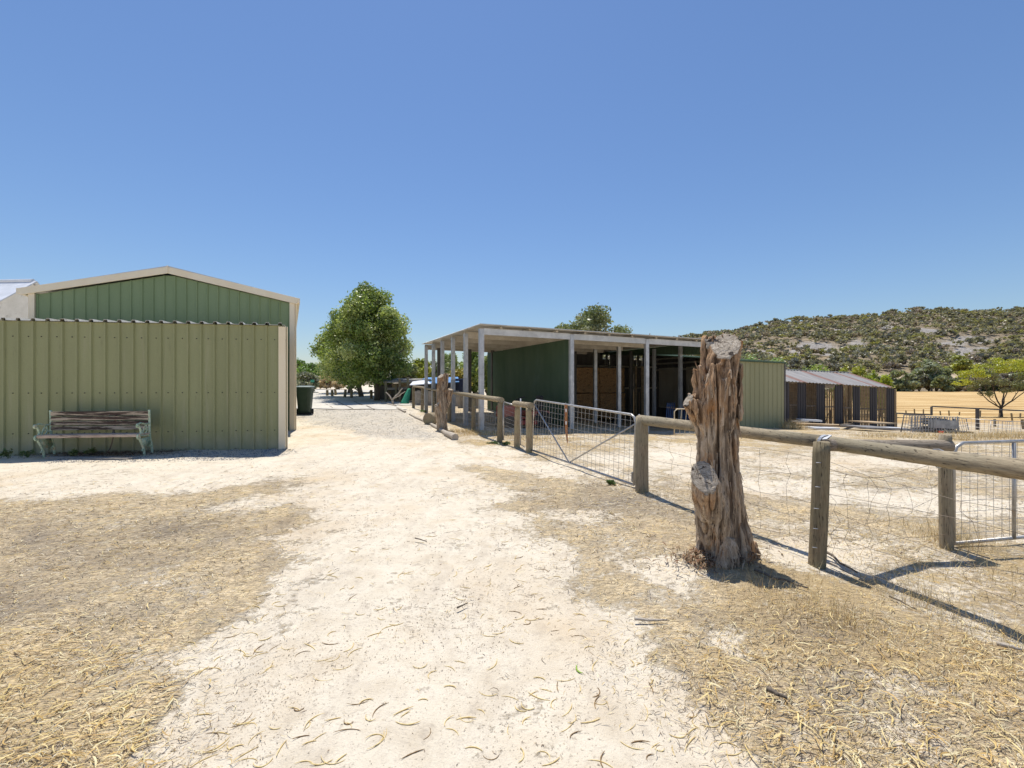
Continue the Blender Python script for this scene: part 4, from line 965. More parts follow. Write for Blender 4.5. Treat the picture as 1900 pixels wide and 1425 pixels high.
# ------------------------------------------------------------------ big stump
def stump(name,label,org,tubes,voxel,cuts,seed,scale=1.0,flare=True,attrs=True):
    import bmesh
    mb=MB()
    for pts,rad,cutn in tubes:
        P_=[Vector(p) for p in pts]; n=20; m=len(P_); base=len(mb.v); prev=None
        for i,p in enumerate(P_):
            d=(P_[min(i+1,m-1)]-P_[max(i-1,0)]).normalized()
            if prev is None: r=d.cross(Vector((0,1,0)) if abs(d.y)<.9 else Vector((1,0,0))).normalized()
            else: r=(prev-d*prev.dot(d)).normalized()
            prev=r; u=d.cross(r); rr=rad[i]; rx,ry=(rr if hasattr(rr,'__len__') else (rr,rr))
            for k in range(n):
                a=2*math.pi*k/n; q=p+r*math.cos(a)*rx+u*math.sin(a)*ry
                if i==m-1 and cutn is not None:
                    nn=Vector(cutn).normalized(); s=(p-q).dot(nn)/max(.25,d.dot(nn)); q=q+d*s
                mb.v.append(tuple(q))
        for i in range(m-1):
            for k in range(n):
                a=base+i*n+k;b=base+i*n+(k+1)%n; mb.f.append((a,b,b+n,a+n))
        mb.f.append(tuple(base+k for k in range(n))[::-1]); mb.f.append(tuple(base+(m-1)*n+k for k in range(n)))
    me=bpy.data.meshes.new('tmp'); me.from_pydata(mb.v,[],mb.f); o=bpy.data.objects.new('tmp',me); C.objects.link(o)
    bmx=bmesh.new(); bmx.from_mesh(me); bmesh.ops.recalc_face_normals(bmx,faces=bmx.faces); bmx.to_mesh(me); bmx.free()
    md=o.modifiers.new('r','REMESH'); md.mode='VOXEL'; md.voxel_size=voxel
    dg=bpy.context.evaluated_depsgraph_get(); me2=bpy.data.meshes.new_from_object(o.evaluated_get(dg)); bpy.data.objects.remove(o)
    N=len(me2.vertices); co=np.empty(N*3,np.float32); me2.vertices.foreach_get('co',co); co=co.reshape(-1,3); no=np.empty(N*3,np.float32); me2.vertices.foreach_get('normal',no); no=no.reshape(-1,3)
    cutv=np.zeros(N); ringv=np.zeros(N); disp=np.zeros(N); exp_=np.zeros(N)
    for c,nn,rad in cuts:
        nn=np.array(Vector(nn).normalized()); dlt=co-np.array(c); h=np.abs(dlt@nn); rr=np.linalg.norm(dlt-np.outer(dlt@nn,nn),axis=1)
        al=(no@nn)>.75; m=(h<.022*scale)&(rr<rad)&al; cutv[m]=1; ringv[m]=rr[m]/rad
    for i in range(N):
        x,y,z=co[i]; ph=math.atan2(y-org[1],x-org[0]+.05*z)
        V=Vector((x*17/scale+seed,y*17/scale,z*1.8/scale)); g1=mn.noise(V); V2=Vector((x*38/scale,y*38/scale,z*3.2/scale+seed)); g2_=mn.noise(V2)
        b1=mn.noise(Vector((x*4/scale,y*4/scale,z*3.0/scale+seed))); b2=mn.noise(Vector((x*22,y*22,z*16+seed)))
        ridg=-abs(g1)*2+.5; d=.024*ridg+.014*g2_+.010*b1+.007*b2
        crack=max(0,.16-abs(mn.noise(Vector((x*9/scale+5,y*9/scale,z*.8/scale+seed)))))/.16
        d-=.030*crack**2+.006
        if cutv[i]>0: d=.003*b2-.0*ringv[i]-.012*max(0,crack-.55)
        hz=(z-org[2])/1.7/scale
        if cutv[i]==0: d*= (.55+.75*min(1,max(0,hz*1.3)))
        disp[i]=d*scale; exp_[i]=.5+.9*b1+.5*g1
        
    co=co+no*disp[:,None]
    co=co-np.array(org); me2.vertices.foreach_set('co',co.astype(np.float32).ravel())
    for nme,vv in (('cut',cutv),('ring',ringv),('expo',exp_),('grv',-disp*40)):
        a=me2.attributes.new(nme,'FLOAT','POINT'); a.data.foreach_set('value',vv.astype(np.float32))
    me2.materials.clear(); me2.materials.append(M['stump']); me2.polygons.foreach_set('use_smooth',[True]*len(me2.polygons)); me2.update()
    ob=bpy.data.objects.new(name,me2); C.objects.link(ob); ob.location=org; ORG[ob.name]=Vector(org); me2.name=name
    if scale==1.0:
        cand=[i for i in range(N) if abs(no[i][2])<.45 and cutv[i]==0 and .12<co[i][2]<1.55]
        random.seed(91); sm=MB()
        for i in random.sample(cand,260):
            p=Vector(co[i])+Vector(org); nn=Vector(no[i]); tdir=(Vector((0,0,1))-nn*nn.z).normalized(); side=tdir.cross(nn)
            hgt=co[i][2]; L=random.uniform(.03,.12)*(1.4 if hgt>.75 else .8); w_=random.uniform(.003,.010); th=random.uniform(.002,.005); sg=random.choice((-1,1)); out=random.uniform(.002,.016)
            a=p-tdir*sg*L*.5; b=p+tdir*sg*L*.5+nn*out
            sm.add([a-side*w_-nn*.004,a+side*w_-nn*.004,a+side*w_+nn*th,a-side*w_+nn*th,b-side*w_*.25-nn*.002,b+side*w_*.25-nn*.002,b+side*w_*.2+nn*th*.5,b-side*w_*.2+nn*th*.5],[(0,3,2,1),(4,5,6,7),(0,1,5,4),(1,2,6,5),(2,3,7,6),(3,0,4,7)])
        import bmesh as _b
        tm=bpy.data.meshes.new('t'); tm.from_pydata([tuple(Vector(v)-Vector(org)) for v in sm.v],[],sm.f); bb2=_b.new(); bb2.from_mesh(me2); bb2.from_mesh(tm); bb2.to_mesh(me2); bb2.free()
    return tag(ob,label,'tree stump')
def stump_mat():
    t=NT('stump_wood'); A=lambda n: t.n('ShaderNodeAttribute',attribute_name=n).outputs['Fac']
    v=t.coord((1,1,.13)); n1=t.noise(v,34,10,.8,.3); n2=t.noise(t.coord((1,1,.07)),75,6,.8); n3=t.noise(t.coord((1,1,.5)),5,5,.6,.6); iso=t.noise(t.coord(),30,6,.7)
    grey=t.ramp(n1,[(.30,(.14,.10,.07)),(.46,(.42,.32,.225)),(.64,(.70,.57,.43))])
    brown=t.ramp(n1,[(.30,(.11,.055,.028)),(.46,(.40,.235,.125)),(.64,(.72,.48,.28))])
    sep=t.n('ShaderNodeSeparateXYZ',{0:t.n('ShaderNodeTexCoord').outputs['Object']})
    hi=t.math('MULTIPLY',t.math('SUBTRACT',sep.outputs[2],.55,),.7,clamp=True)
    f=t.ramp(t.math('ADD',t.math('ADD',n3,t.math('MULTIPLY',A('expo'),.28)),t.math('MULTIPLY',hi,.35)),[(.68,0.0),(.86,.8)])
    col=t.mix(f,grey,brown)
    ora=t.ramp(t.math('ADD',t.noise(t.coord((1,1,.35)),9,5,.6,.8),t.math('MULTIPLY',hi,.10)),[(.62,0.0),(.72,.6)]); col=t.mix(ora,col,(.60,.28,.09))
    blk=t.ramp(t.noise(t.coord((1,1,.2)),17,5,.65,.3),[(.62,0.0),(.68,.85)]); col=t.mix(t.math('MULTIPLY',blk,t.ramp(hi,[(.0,.3),(.3,1.0)])),col,(.045,.032,.022))
    pale=t.ramp(t.noise(t.coord((1,1,.45)),14,6,.7,.5),[(.62,0.0),(.67,.8)]); col=t.mix(t.math('MULTIPLY',pale,t.ramp(hi,[(0.0,.35),(.2,1.0)])),col,(.72,.60,.48))
    crk=t.ramp(n2,[(.38,.95),(.45,0.0)]); col=t.mix(crk,col,(.035,.024,.018))
    col=t.mix(t.ramp(A('grv'),[(.25,0.0),(.75,.6)]),col,(.05,.03,.02))
    rg=t.math('SINE',t.math('ADD',t.math('MULTIPLY',A('ring'),60),t.math('MULTIPLY',t.noise(t.coord(),9,5,.7),16.0)))
    cc=t.ramp(t.math('ADD',t.math('MULTIPLY',rg,.045),iso),[(.30,(.14,.11,.08)),(.5,(.42,.355,.28)),(.75,(.70,.62,.51))])
    rad=t.ramp(t.noise(t.coord((.6,.6,2)),13,4,.6,.8),[(.36,.95),(.41,0.0)]); cc=t.mix(rad,cc,(.04,.03,.025))
    col=t.mix(A('cut'),col,cc)
    h=t.math('ADD',n1,t.math('ADD',t.math('MULTIPLY',n2,.6),t.math('MULTIPLY',iso,.35))); t.bump(h,.9,.012)
    return t.done(col,.92,0,.12)
M['stump']=stump_mat()
def s3(px,py,dy=0.0,Y=3.62): return P(px,py,Y+dy)
k_=3.62/F
R=lambda w: w*k_
topc=s3(1347,640,-.0)
tubes=[
 ([s3(1350,1075),s3(1349,1045),s3(1345,1015),s3(1340,970),s3(1336,925),s3(1333,880),s3(1331,840),s3(1329,800),s3(1326,765),s3(1331,735),s3(1337,705),s3(1343,670),topc],
  [(R(72),R(60)),(R(60),R(52)),(R(50),R(46)),(R(45),R(42)),(R(41),R(40)),(R(38),R(38)),(R(36),R(36)),(R(37),R(35)),(R(38),R(35)),(R(34),R(34)),(R(31),R(32)),(R(27),R(28)),(R(25),R(26.5))],(-.22,-.62,.75)),
 # upper left slab behind the cut face
 ([s3(1315,735,.04),s3(1313,700,.06),s3(1312,665,.08),s3(1313,640,.10),s3(1315,625,.11)],[(R(18),R(20)),(R(14),R(17)),(R(11),R(14)),(R(11),R(12)),(R(10),R(9))],(.3,.1,.9)),
 ([s3(1328,690,.14),s3(1331,655,.15),s3(1334,632,.15)],[(R(10),R(10)),(R(8),R(8)),(R(5),R(5))],None),
 # slabs of split wood on the front
 ([s3(1352,800,-.12),s3(1350,750,-.13),s3(1354,700,-.12),s3(1351,692,-.115)],[(R(6),R(10)),(R(9),R(10)),(R(9),R(9)),(R(7),R(6))],None),
 ([s3(1366,780,-.02),s3(1369,720,-.02),s3(1370,676,.0)],[(R(7),R(14)),(R(8),R(14)),(R(5),R(14))],None),
 ([s3(1330,770,-.10),s3(1329,710,-.11),s3(1331,676,-.10)],[(R(9),R(10)),(R(10),R(10)),(R(9),R(9))],None),
 # spike on the left
 ([s3(1310,772,.0),s3(1300,738,-.01),s3(1293,708,-.01),s3(1288,683,-.01)],[(R(18),R(18)),(R(9),R(10)),(R(6),R(7)),(R(2.5),R(3))],None),
 ([s3(1299,722,0),s3(1299,694,-.0),s3(1298,679,-.01)],[(R(6),R(7)),(R(4),R(5)),(R(3),R(3))],None),
 # left snapped stub
 ([s3(1320,800,.0),s3(1303,775,-.02),s3(1289,757,-.04),s3(1276,744,-.05)],[(R(22),R(22)),(R(20),R(20)),(R(16),R(15)),(R(13),R(11))],(-.75,-.25,.45)),
 ([s3(1296,752,-.02),s3(1284,735,-.03),s3(1279,731,-.03)],[(R(5),R(5)),(R(4),R(4)),(R(3),R(3))],None),
 # low sawn branch
 ([s3(1345,1030,.0),s3(1328,985,-.10),s3(1318,945,-.17),s3(1311,915,-.215),s3(1306,884,-.25)],[(R(40),R(36)),(R(32),R(31)),(R(29),R(28)),(R(25),R(25)),(R(22),R(22))],(-.28,-.80,.52)),
 # root flares
 ([s3(1385,1010,-.05),s3(1402,1045,-.08),s3(1418,1062,-.10)],[R(16),R(13),R(6)],None),
 ([s3(1305,1000,-.02),s3(1297,1045,-.05),s3(1290,1062,-.06)],[R(14),R(10),R(5)],None),
 ([s3(1340,1000,-.15),s3(1346,1050,-.22),s3(1350,1075,-.25)],[R(22),R(22),R(14)],None),
]
cuts=[(topc,(-.22,-.62,.75),R(40)),(s3(1306,884,-.25),(-.28,-.80,.52),R(32)),(s3(1276,744,-.05),(-.75,-.25,.45),R(18))]
stump('tree_stump','tall weathered dead trunk with two sawn faces and snapped stubs standing beside the rail fence',tuple(s3(1345,1045)),tubes,.006,cuts,1.7)
# forked stump
Y2=12.6
def s4(px,py,dy=0.0): return P(px,py,Y2+dy)
q_=Y2/F
t2=[([s4(821,803),s4(820,790),s4(819,770),s4(820,745),s4(819,720),s4(817,705),s4(818,698)],[11*q_,9.5*q_,8.5*q_,9*q_,8*q_,5.5*q_,5*q_],(-.2,-.5,.8)),
    ([s4(821,735),s4(826,710),s4(828,694)],[6*q_,5*q_,4.6*q_],(.1,-.4,.9)),
    ([s4(822,765),s4(831,745),s4(835,728),s4(836,723)],[7*q_,6*q_,5*q_,4.6*q_],(.2,-.3,.9)),
    ([s4(816,785),s4(811,765,-.1),s4(810,752,-.15)],[6*q_,4.6*q_,4*q_],(-.3,-.6,.6))]
c2=[(s4(818,698),(-.2,-.5,.8),9*q_),(s4(836,723),(.2,-.3,.9),8*q_),(s4(810,752,-.15),(-.3,-.6,.6),7*q_)]
stump('tree_stump','dark forked tree stump standing by the far rail fence',tuple(s4(821,800)),t2,.014,c2,4.2)
# ------------------------------------------------------------------ bench
bc=Vector((-7.98,8.58,G(-8,8.6))); bench=thing('garden_bench','weathered garden bench with peeling slats and flaking green iron ends against the lean-to wall','bench',bc)
BR_=Matrix.Rotation(math.radians(7.5),3,'Z')
def bl_(x,y,z): return bc+BR_@Vector((x,y*.78,z))
HW=.865
def curve(cp,n=6):
    cp=[Vector(c) for c in cp]; out=[]
    for i in range(len(cp)-1):
        p0=cp[max(i-1,0)];p1=cp[i];p2=cp[i+1];p3=cp[min(i+2,len(cp)-1)]
        for k in range(n):
            t=k/n; out.append(.5*((2*p1)+(-p0+p2)*t+(2*p0-5*p1+4*p2-p3)*t*t+(-p0+3*p1-3*p2+p3)*t**3))
    return out+[cp[-1]]
for sx in (-1,1):
    mb=MB(); mb.sm=True; x=sx*HW
    def c2(pts,r): mb.tube([bl_(x+ (sx*.03*q[2] if len(q)>2 else 0),q[0],q[1]) for q in [(p.x,p.y) for p in curve([(a,b,0) for a,b in pts])]],r,8)
    c2([(.50,0.0),(.47,.16),(.40,.34),(.385,.48),(.385,.68),(.375,.885)],.022)       # back leg + upright
    c2([(.19,-.01),(.18,.10),(.11,.22),(.02,.34),(.0,.40)],.021)      # front leg
    c2([(.0,.40),(-.045,.42),(-.06,.38),(-.03,.345),(.0,.37)],.018)       # scroll at the seat
    c2([(.0,.40),(.10,.405),(.25,.39),(.41,.40)],.017)                 # seat rail
    c2([(.02,.41),(.06,.47),(.03,.54),(-.02,.60),(-.055,.625),(-.08,.60),(-.06,.575),(-.035,.59)],.019) # arm front scroll
    c2([(-.03,.625),(.06,.64),(.20,.615),(.30,.61),(.38,.615)],.017)
    c2([(.10,.10),(.22,.22),(.34,.20),(.47,.12)],.012)
    c2([(.08,.22),(.20,.32),(.30,.30),(.40,.34)],.012); c2([(.12,.42),(.16,.52),(.24,.60)],.011); c2([(.26,.60),(.30,.50),(.40,.45)],.011); c2([(.20,.42),(.27,.47),(.22,.53),(.17,.48)],.010)
    c2([(.25,.22),(.30,.26),(.25,.29),(.20,.25),(.25,.22)],.010)
    # pierced casting infill between legs
    P_=[bl_(x,.07,.22),bl_(x,.03,.34),bl_(x,.38,.36),bl_(x,.43,.22),bl_(x,.30,.16)]; Q_=[p+BR_@Vector((.012,0,0)) for p in P_]
    mb.add(P_+Q_,[(0,1,2,3,4),(9,8,7,6,5)]+[(i,i+5,(i+1)%5+5,(i+1)%5) for i in range(5)])
    mb.build('end_frame',M['iron'],bench)
for k in range(4):
    y=.02+k*.105; mb=MB(); mb.box(bl_(0,y,.425-(.006 if k else .0)),(2*HW+.03,.068,.030),math.radians(7.5)); o=mb.build('seat_slat',M['slat_light'],bench,bevel=.006)
mb=MB(); mb.box(bl_(0,-.022,.405),(2*HW+.05,.022,.045),math.radians(7.5)); mb.build('seat_slat',M['slat_light'],bench,bevel=.005)
for k in range(4):
    z=.535+k*.095; y=.395-(z-.48)*.03; mb=MB()
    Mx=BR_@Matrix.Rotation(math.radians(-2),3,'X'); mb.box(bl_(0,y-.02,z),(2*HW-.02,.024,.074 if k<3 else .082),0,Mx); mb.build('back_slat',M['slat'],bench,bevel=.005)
mb=MB(); mb.box(bl_(.22,.44,.63),(.035,.012,.40),0,BR_@Matrix.Rotation(math.radians(-14),3,'X')); mb.tube([bl_(.22,.40,.40),bl_(.21,.36,.25),bl_(.18,.34,.12),bl_(.10,.36,.03)],.011,6); mb.build('broken_brace',M['bark'],bench)

# ------------------------------------------------------------------ wheelie bin
b=gpt(566,768.5); bn=thing('wheelie_bin','dark green wheelie bin with grey-green lid standing on the lane beside the gabled shed','bin',b)
RB=Matrix.Rotation(math.radians(14),3,'Z')
def bb(x,y,z): return b+RB@Vector((x,y,z))
mb=MB(); sec=[(.03,.20,.22),(.12,.215,.24),(.60,.25,.29),(.93,.275,.325),(.955,.30,.35),(.985,.30,.35)]
n=0
for z,hx_,hy_ in sec:
    for k in range(20):
        a=2*math.pi*(k+.5)/20; ca,sa=math.cos(a),math.sin(a); e=.35; X=hx_*math.copysign(abs(ca)**e,ca); Yy=hy_*math.copysign(abs(sa)**e,sa)
        mb.v.append(tuple(bb(X+.0,Yy,z)))
for i in range(len(sec)-1):
    for k in range(20): mb.f.append((i*20+k,i*20+(k+1)%20,(i+1)*20+(k+1)%20,(i+1)*20+k))
mb.f.append(tuple(range(20))[::-1]); mb.f.append(tuple(100+k for k in range(20)))
mb.build('body',M['bin_green'],bn,smooth=False)
mb=MB()
for z,hx_,hy_ in [(.99,.31,.36),(1.02,.315,.365),(1.045,.27,.31),(1.055,.18,.2)]:
    for k in range(20):
        a=2*math.pi*(k+.5)/20; ca,sa=math.cos(a),math.sin(a); X=hx_*math.copysign(abs(ca)**.35,ca); Yy=hy_*math.copysign(abs(sa)**.35,sa); mb.v.append(tuple(bb(X,Yy,z)))
for i in range(3):
    for k in range(20): mb.f.append((i*20+k,i*20+(k+1)%20,(i+1)*20+(k+1)%20,(i+1)*20+k))
mb.f.append(tuple(range(20))[::-1]); mb.f.append(tuple(60+k for k in range(20)))
lid=mb.build('lid',M['bin_lid'],bn,smooth=False)
mb=MB(); mb.cyl(bb(-.26,.42,.97),bb(.26,.42,.97),.018,8); mb.beam(bb(-.24,.34,.97),bb(-.24,.43,.97),.03,.03); mb.beam(bb(.24,.34,.97),bb(.24,.43,.97),.03,.03); mb.build('handle',M['black'],bn)
for sx in (-1,1):
    mb=MB(); mb.sm=False; mb.cyl(bb(sx*.26-.025,-.10+.10,.10),bb(sx*.26+.03,.0,.10),.10,18); mb.build('wheel',M['tyre'],bn)
mb=MB(); mb.box(bb(.0,-.05,.025),(.54,.50,.05),math.radians(14)); mb.build('base',M['black'],bn,bevel=.01)

# ------------------------------------------------------------------ concrete lane path
mb=MB(); v=[];
def cz(x,y): return G(x,y)+.022
cs=[gpt(547,764),gpt(700,757.5),gpt(762,757),gpt(700,735),gpt(560,735)]
ys=np.linspace(gpt(600,760).y,40,26)
for a,bq in zip(ys[:-1],ys[1:]):
    for xo in np.arange(-8.6,-1.0,.95):
        x0_=xo-.44*(a-18);x1_=x0_+.95; x2_=xo-.44*(bq-18); x3_=x2_+.95
        if x1_/a*F+CX>775 : continue
        mb.add([(x0_,a,cz(x0_,a)),(x1_,a,cz(x1_,a)),(x3_,bq,cz(x3_,bq)),(x2_,bq,cz(x2_,bq))],[(0,1,2,3)])
mb.v=[tuple(p) for p in mb.v]
tag(mb.build('concrete_path',M['concrete'],None,(-7,20,.4)),kind='structure')
mb=MB(); zj=.028
def strip(p,q,w):
    for i in range(8):
        a=p.lerp(q,i/8);c=p.lerp(q,(i+1)/8); d=(c-a).normalized(); r=Vector((-d.y,d.x,0))*w*(.6+.8*random.random()); 
        mb.add([(a-r)+Vector((0,0,G(a.x,a.y)+zj-a.z)),(a+r)+Vector((0,0,G(a.x,a.y)+zj-a.z)),(c+r)+Vector((0,0,G(c.x,c.y)+zj-c.z)),(c-r)+Vector((0,0,G(c.x,c.y)+zj-c.z))],[(0,1,2,3)])
for a_,c_,w in (((624,745),(655,760),.03),((657,746),(672,753),.04),((680,754),(695,761),.03),((548,763.5),(700,759.5),.03),((600,748),(620,760),.012),((585,745),(700,745),.014),((560,753),(740,751.5),.012),((640,760.5),(690,760.3),.03)): strip(gpt(*a_),gpt(*c_),w)
tag(mb.build('path_joints',M['joint'],None,(-6,18,.3)),kind='structure')

# ------------------------------------------------------------------ clutter beyond the stump
def pl(px,py,Y,h=None): return P(px,py,Y)
# edging logs
random.seed(4)
def glog(name,label,pp,rr,mat,cat,n=9,gz=.75):
    pts=[gpt(*p) for p in pp]; pts=[p+Vector((0,0,r*gz)) for p,r in zip(pts,rr)]
    return log(name,label,pts,rr,mat,None,cat,n)
glog('edging_log','long thin weathered log edging the lane, thick end towards the viewer',[(760,770),(775,778),(790,784),(806,793),(820,802),(829,808)],[.035,.038,.04,.048,.05,.06],'branch','log')
glog('log_end','short thick sawn log lying at the near end of the lane edging',[(827,808),(836,812),(845,817)],[.065,.08,.085],'branch','log')
glog('edging_log','short pale log piece farther up the lane edge',[(737,759),(744,762),(752,766)],[.045,.045,.04],'branch','log')
glog('edging_log','thin branch lying along the verge under the shade tree',[(708,748),(722,752),(735,755)],[.05,.045,.04],'branch','log')
# wood round
c=gpt(800,788)+Vector((0,0,.16)); mb=MB(); 
t5=[]
for k in range(5): t5.append(c+Vector((-.10+.05*k,-.12+.07*k,.0)))
log('wood_round','split round of pale wood lying beside the forked stump',[c+Vector((-.06,-.14,0)),c+Vector((.06,.14,0.02))],[.20,.19],'post_v',None,'firewood')
# dry branch
b=gpt(730,752); dbr=MB(); dbr.sm=True; random.seed(8)
for e,r in ((P(747,721,b.y),.045),(P(742,728,b.y+.2),.035),(P(716,728,b.y),.035),(P(752,727,b.y-.2),.03),(P(722,733,b.y+.3),.03)):
    limb(dbr,P(728,742,b.y),e,r,.02,4,.05)
limb(dbr,b,P(728,741,b.y),.06,.045,3,.04); tag(dbr.build('dry_branch',M['branch'],None,b),'pale forked dead branch standing on the verge beside the green netting','branch')
# folded green netting
b=gpt(750,750); mb=MB(); mb.sm=True
top=P(760,722,b.y+.2); 
v=[];NR=14
for i in range(11):
    t=i/10; c=b.lerp(top,t)+Vector((0,0,.02)); 
    for k in range(NR): a=2*math.pi*k/NR; rad=(.20-.13*t)*(1+.25*math.sin(5*a+t*3)); v.append((c.x+rad*math.cos(a),c.y+rad*.6*math.sin(a),c.z))
mb.v=v; mb.f=[(i*NR+k,i*NR+(k+1)%NR,(i+1)*NR+(k+1)%NR,(i+1)*NR+k) for i in range(10) for k in range(NR)]+[tuple(range(NR))[::-1],tuple(10*NR+k for k in range(NR))]
tag(mb.build('netting_roll',M['net_green'],None,b),'rolled green netting leaning against the end of the far rail fence','netting')
# plank fence behind the rails
def planks(name,label,pxs,ytop,ybot,Y,mat,wfac=.8):
    root=thing(name,label,'fence',P(pxs[0],ybot,Y)); mb=MB(); n=len(pxs)
    for i,px in enumerate(pxs):
        yy=Y+random.uniform(-.03,.03); zt_=CAMZ-(ytop+random.uniform(-1.2,1.2)-CY)/F*yy; zb=CAMZ-(ybot-CY)/F*yy-.3; x=(px-CX)/F*yy
        mb.box((x,yy,(zt_+zb)/2),(.14*wfac/.8,.03,zt_-zb),random.uniform(-.05,.05))
    mb.build('pickets',M[mat],root); mb=MB(); mb.beam(P(pxs[0],(ytop*2+ybot)/3,Y+.05),P(pxs[-1],(ytop*2+ybot)/3,Y+.05),.04,.09); mb.build('rail',M['post_dark'],root); return root
planks('plank_fence','grey upright plank fence behind the far rail fence',[771+i*5.2 for i in range(16)],726,766,22.2,'grey_board')
planks('plank_fence','row of short grey planks behind the galvanised posts of the open shed',[852+i*5.5 for i in range(7)],730,768,21.0,'grey_board')
planks('plank_fence','weathered plank fence behind the shade tree trunks',[655+i*4.6 for i in range(22)],727,742,33,'grey_board',1.2)
random.seed(5)
for k,(px,pb,pt) in enumerate([(607,735,724),(617,736,724),(623,734,722),(640,738,723),(652,739,724),(700,741,722),(690,741,724),(724,745,725)]):
    b=gpt(px,pb); h=(pb-pt)/F*b.y; mb=MB(); mb.sm=True; limb(mb,b-Vector((0,0,.1)),b+Vector((random.uniform(-.05,.05),0,h)),.09,.08,3,.03,9)
    tag(mb.build('fence_post',M['post_dark'],None,b),'old stump-like fence post along the verge beyond the shade trees','fence post','old posts along the lane verge')
# low timber lean-to with blue sheet
ct=thing('timber_lean_to','low old timber lean-to with grey iron and a blue sheet roof behind the far fence','shed',P(760,745,25))
mb=MB(); mb.hexa([P(712,711,24),P(800,709,24),P(800,705,27),P(706,704,27)]+[p+Vector((0,0,.06)) for p in (P(712,711,24),P(800,709,24),P(800,705,27),P(706,704,27))]); mb.build('iron_roof',M['grey_board'],ct)
mb=MB(); A1=[P(762,716,22.8),P(852,710,22.8),P(850,701,25.5),P(790,702,25.5)]; mb.hexa(A1+[p+Vector((0,0,.035)) for p in A1]); mb.build('blue_roof',M['blue_tarp'],ct)
mb=MB(); A1=[P(760,717.5,22.6),P(800,715,22.7),P(790,707,24.5),P(768,709,24.5)]; mb.hexa([p+Vector((0,0,.05)) for p in A1]+[p+Vector((0,0,.08)) for p in A1]); mb.build('pale_sheet',M['white_roof'],ct)
mb=MB()
for px,yt,Y in ((757,700,23.4),(742,704,24),(716,708,24),(799,706,24),(735,712,24.3),(828,712,23)): 
    p=P(px,yt,Y); mb.beam((p.x,p.y,-.0),(p.x,p.y,p.z),.11,.11)
mb.build('support_post',M['post_dark'],ct)
mb=MB(); mb.beam(P(728,708,24.2),P(800,706,24.2),.1,.12); mb.beam(P(715,722,24.4),P(757,721,24.4),.1,.12); mb.build('rail',M['grey_board'],ct)
mb=MB(); mb.box(P(742,730,26),(2.6,.1,1.1)); mb.box(P(812,722,25.4),(2.2,.1,.7)); mb.build('rear_boards',M['dark_iron'],ct)
mb=MB(); A1=[P(728,716,24.9),P(762,715,24.9)]; mb.beam(A1[0],A1[1],.05,.22); mb.build('cream_board',M['board'],ct)
b=P(852,768,23.5); mb=MB(); b.z=G(b.x,b.y); zt_=CAMZ+10/F*23.5; mb.tube([b,Vector((b.x,b.y,b.z+.4)),Vector((b.x,b.y,zt_-.05)),Vector((b.x,b.y,zt_))],[.30,.30,.30,.27],18); tag(mb.build('water_drum',M['tank_blue'],None,b),'tall dark blue drum standing behind the galvanised posts','drum')
# green panel sign near bin
b=P(579,727,27); mb=MB(); sgn=thing('panel_sign','small sea green panel on a short post behind the wheelie bin lid','sign',b)
mb.box(P(580,707.5,27),(.22,.03,.15)); mb.build('panel',M['sign_green'],sgn); mb=MB(); mb.beam(P(576,726,27),P(575,711,27),.03,.03); mb.build('post',M['branch'],sgn)

# ------------------------------------------------------------------ inside and in front of the open shed
# red ride-on mower
b=gpt(975,806); b=Vector((.40,13.9,G(.4,13.9))); mw=thing('ride_on_mower','dark red ride-on mower with black seat parked in front of the green partition','mower',b)
def bx_(x,y,z): return b+Matrix.Rotation(.35,3,'Z')@Vector((x,y,z))
mb=MB(); mb.box(bx_(-.55,0,.50),(.62,.50,.34),.35); mb.box(bx_(-.78,0,.42),(.18,.44,.24),.35); mb.build('bonnet',M['red_paint'],mw,bevel=.05)
mb=MB(); mb.box(bx_(.30,0,.42),(.75,.72,.16),.35); mb.box(bx_(0,0,.28),(1.5,.40,.08),.35); mb.build('body',M['red_paint'],mw,bevel=.03)
mb=MB(); mb.box(bx_(.30,0,.58),(.40,.42,.10),.35); mb.box(bx_(.48,0,.78),(.10,.42,.36),.35); mb.build('seat',M['black'],mw,bevel=.04)
mb=MB(); mb.sm=True; c=bx_(-.16,0,.88); mb.tube([c+Vector((.15*math.cos(a),.15*math.sin(a),.05*math.cos(a))) for a in np.linspace(0,2*math.pi,16,endpoint=False)],.014,6,closed=True); mb.cyl(bx_(-.28,0,.6),c,.018,6); mb.build('steering_wheel',M['black'],mw)
for x,y,r in ((-.62,-.32,.18),(-.62,.32,.18),(.42,-.40,.25),(.42,.40,.25)):
    mb=MB(); mb.cyl(bx_(x,y-.08,r),bx_(x,y+.08,r),r,18); mb.build('wheel',M['tyre'],mw,bevel=.02)
mb=MB(); mb.box(bx_(-.08,0,.17),(.62,.95,.12),.35); mb.build('deck',M['red_paint'],mw,bevel=.03)
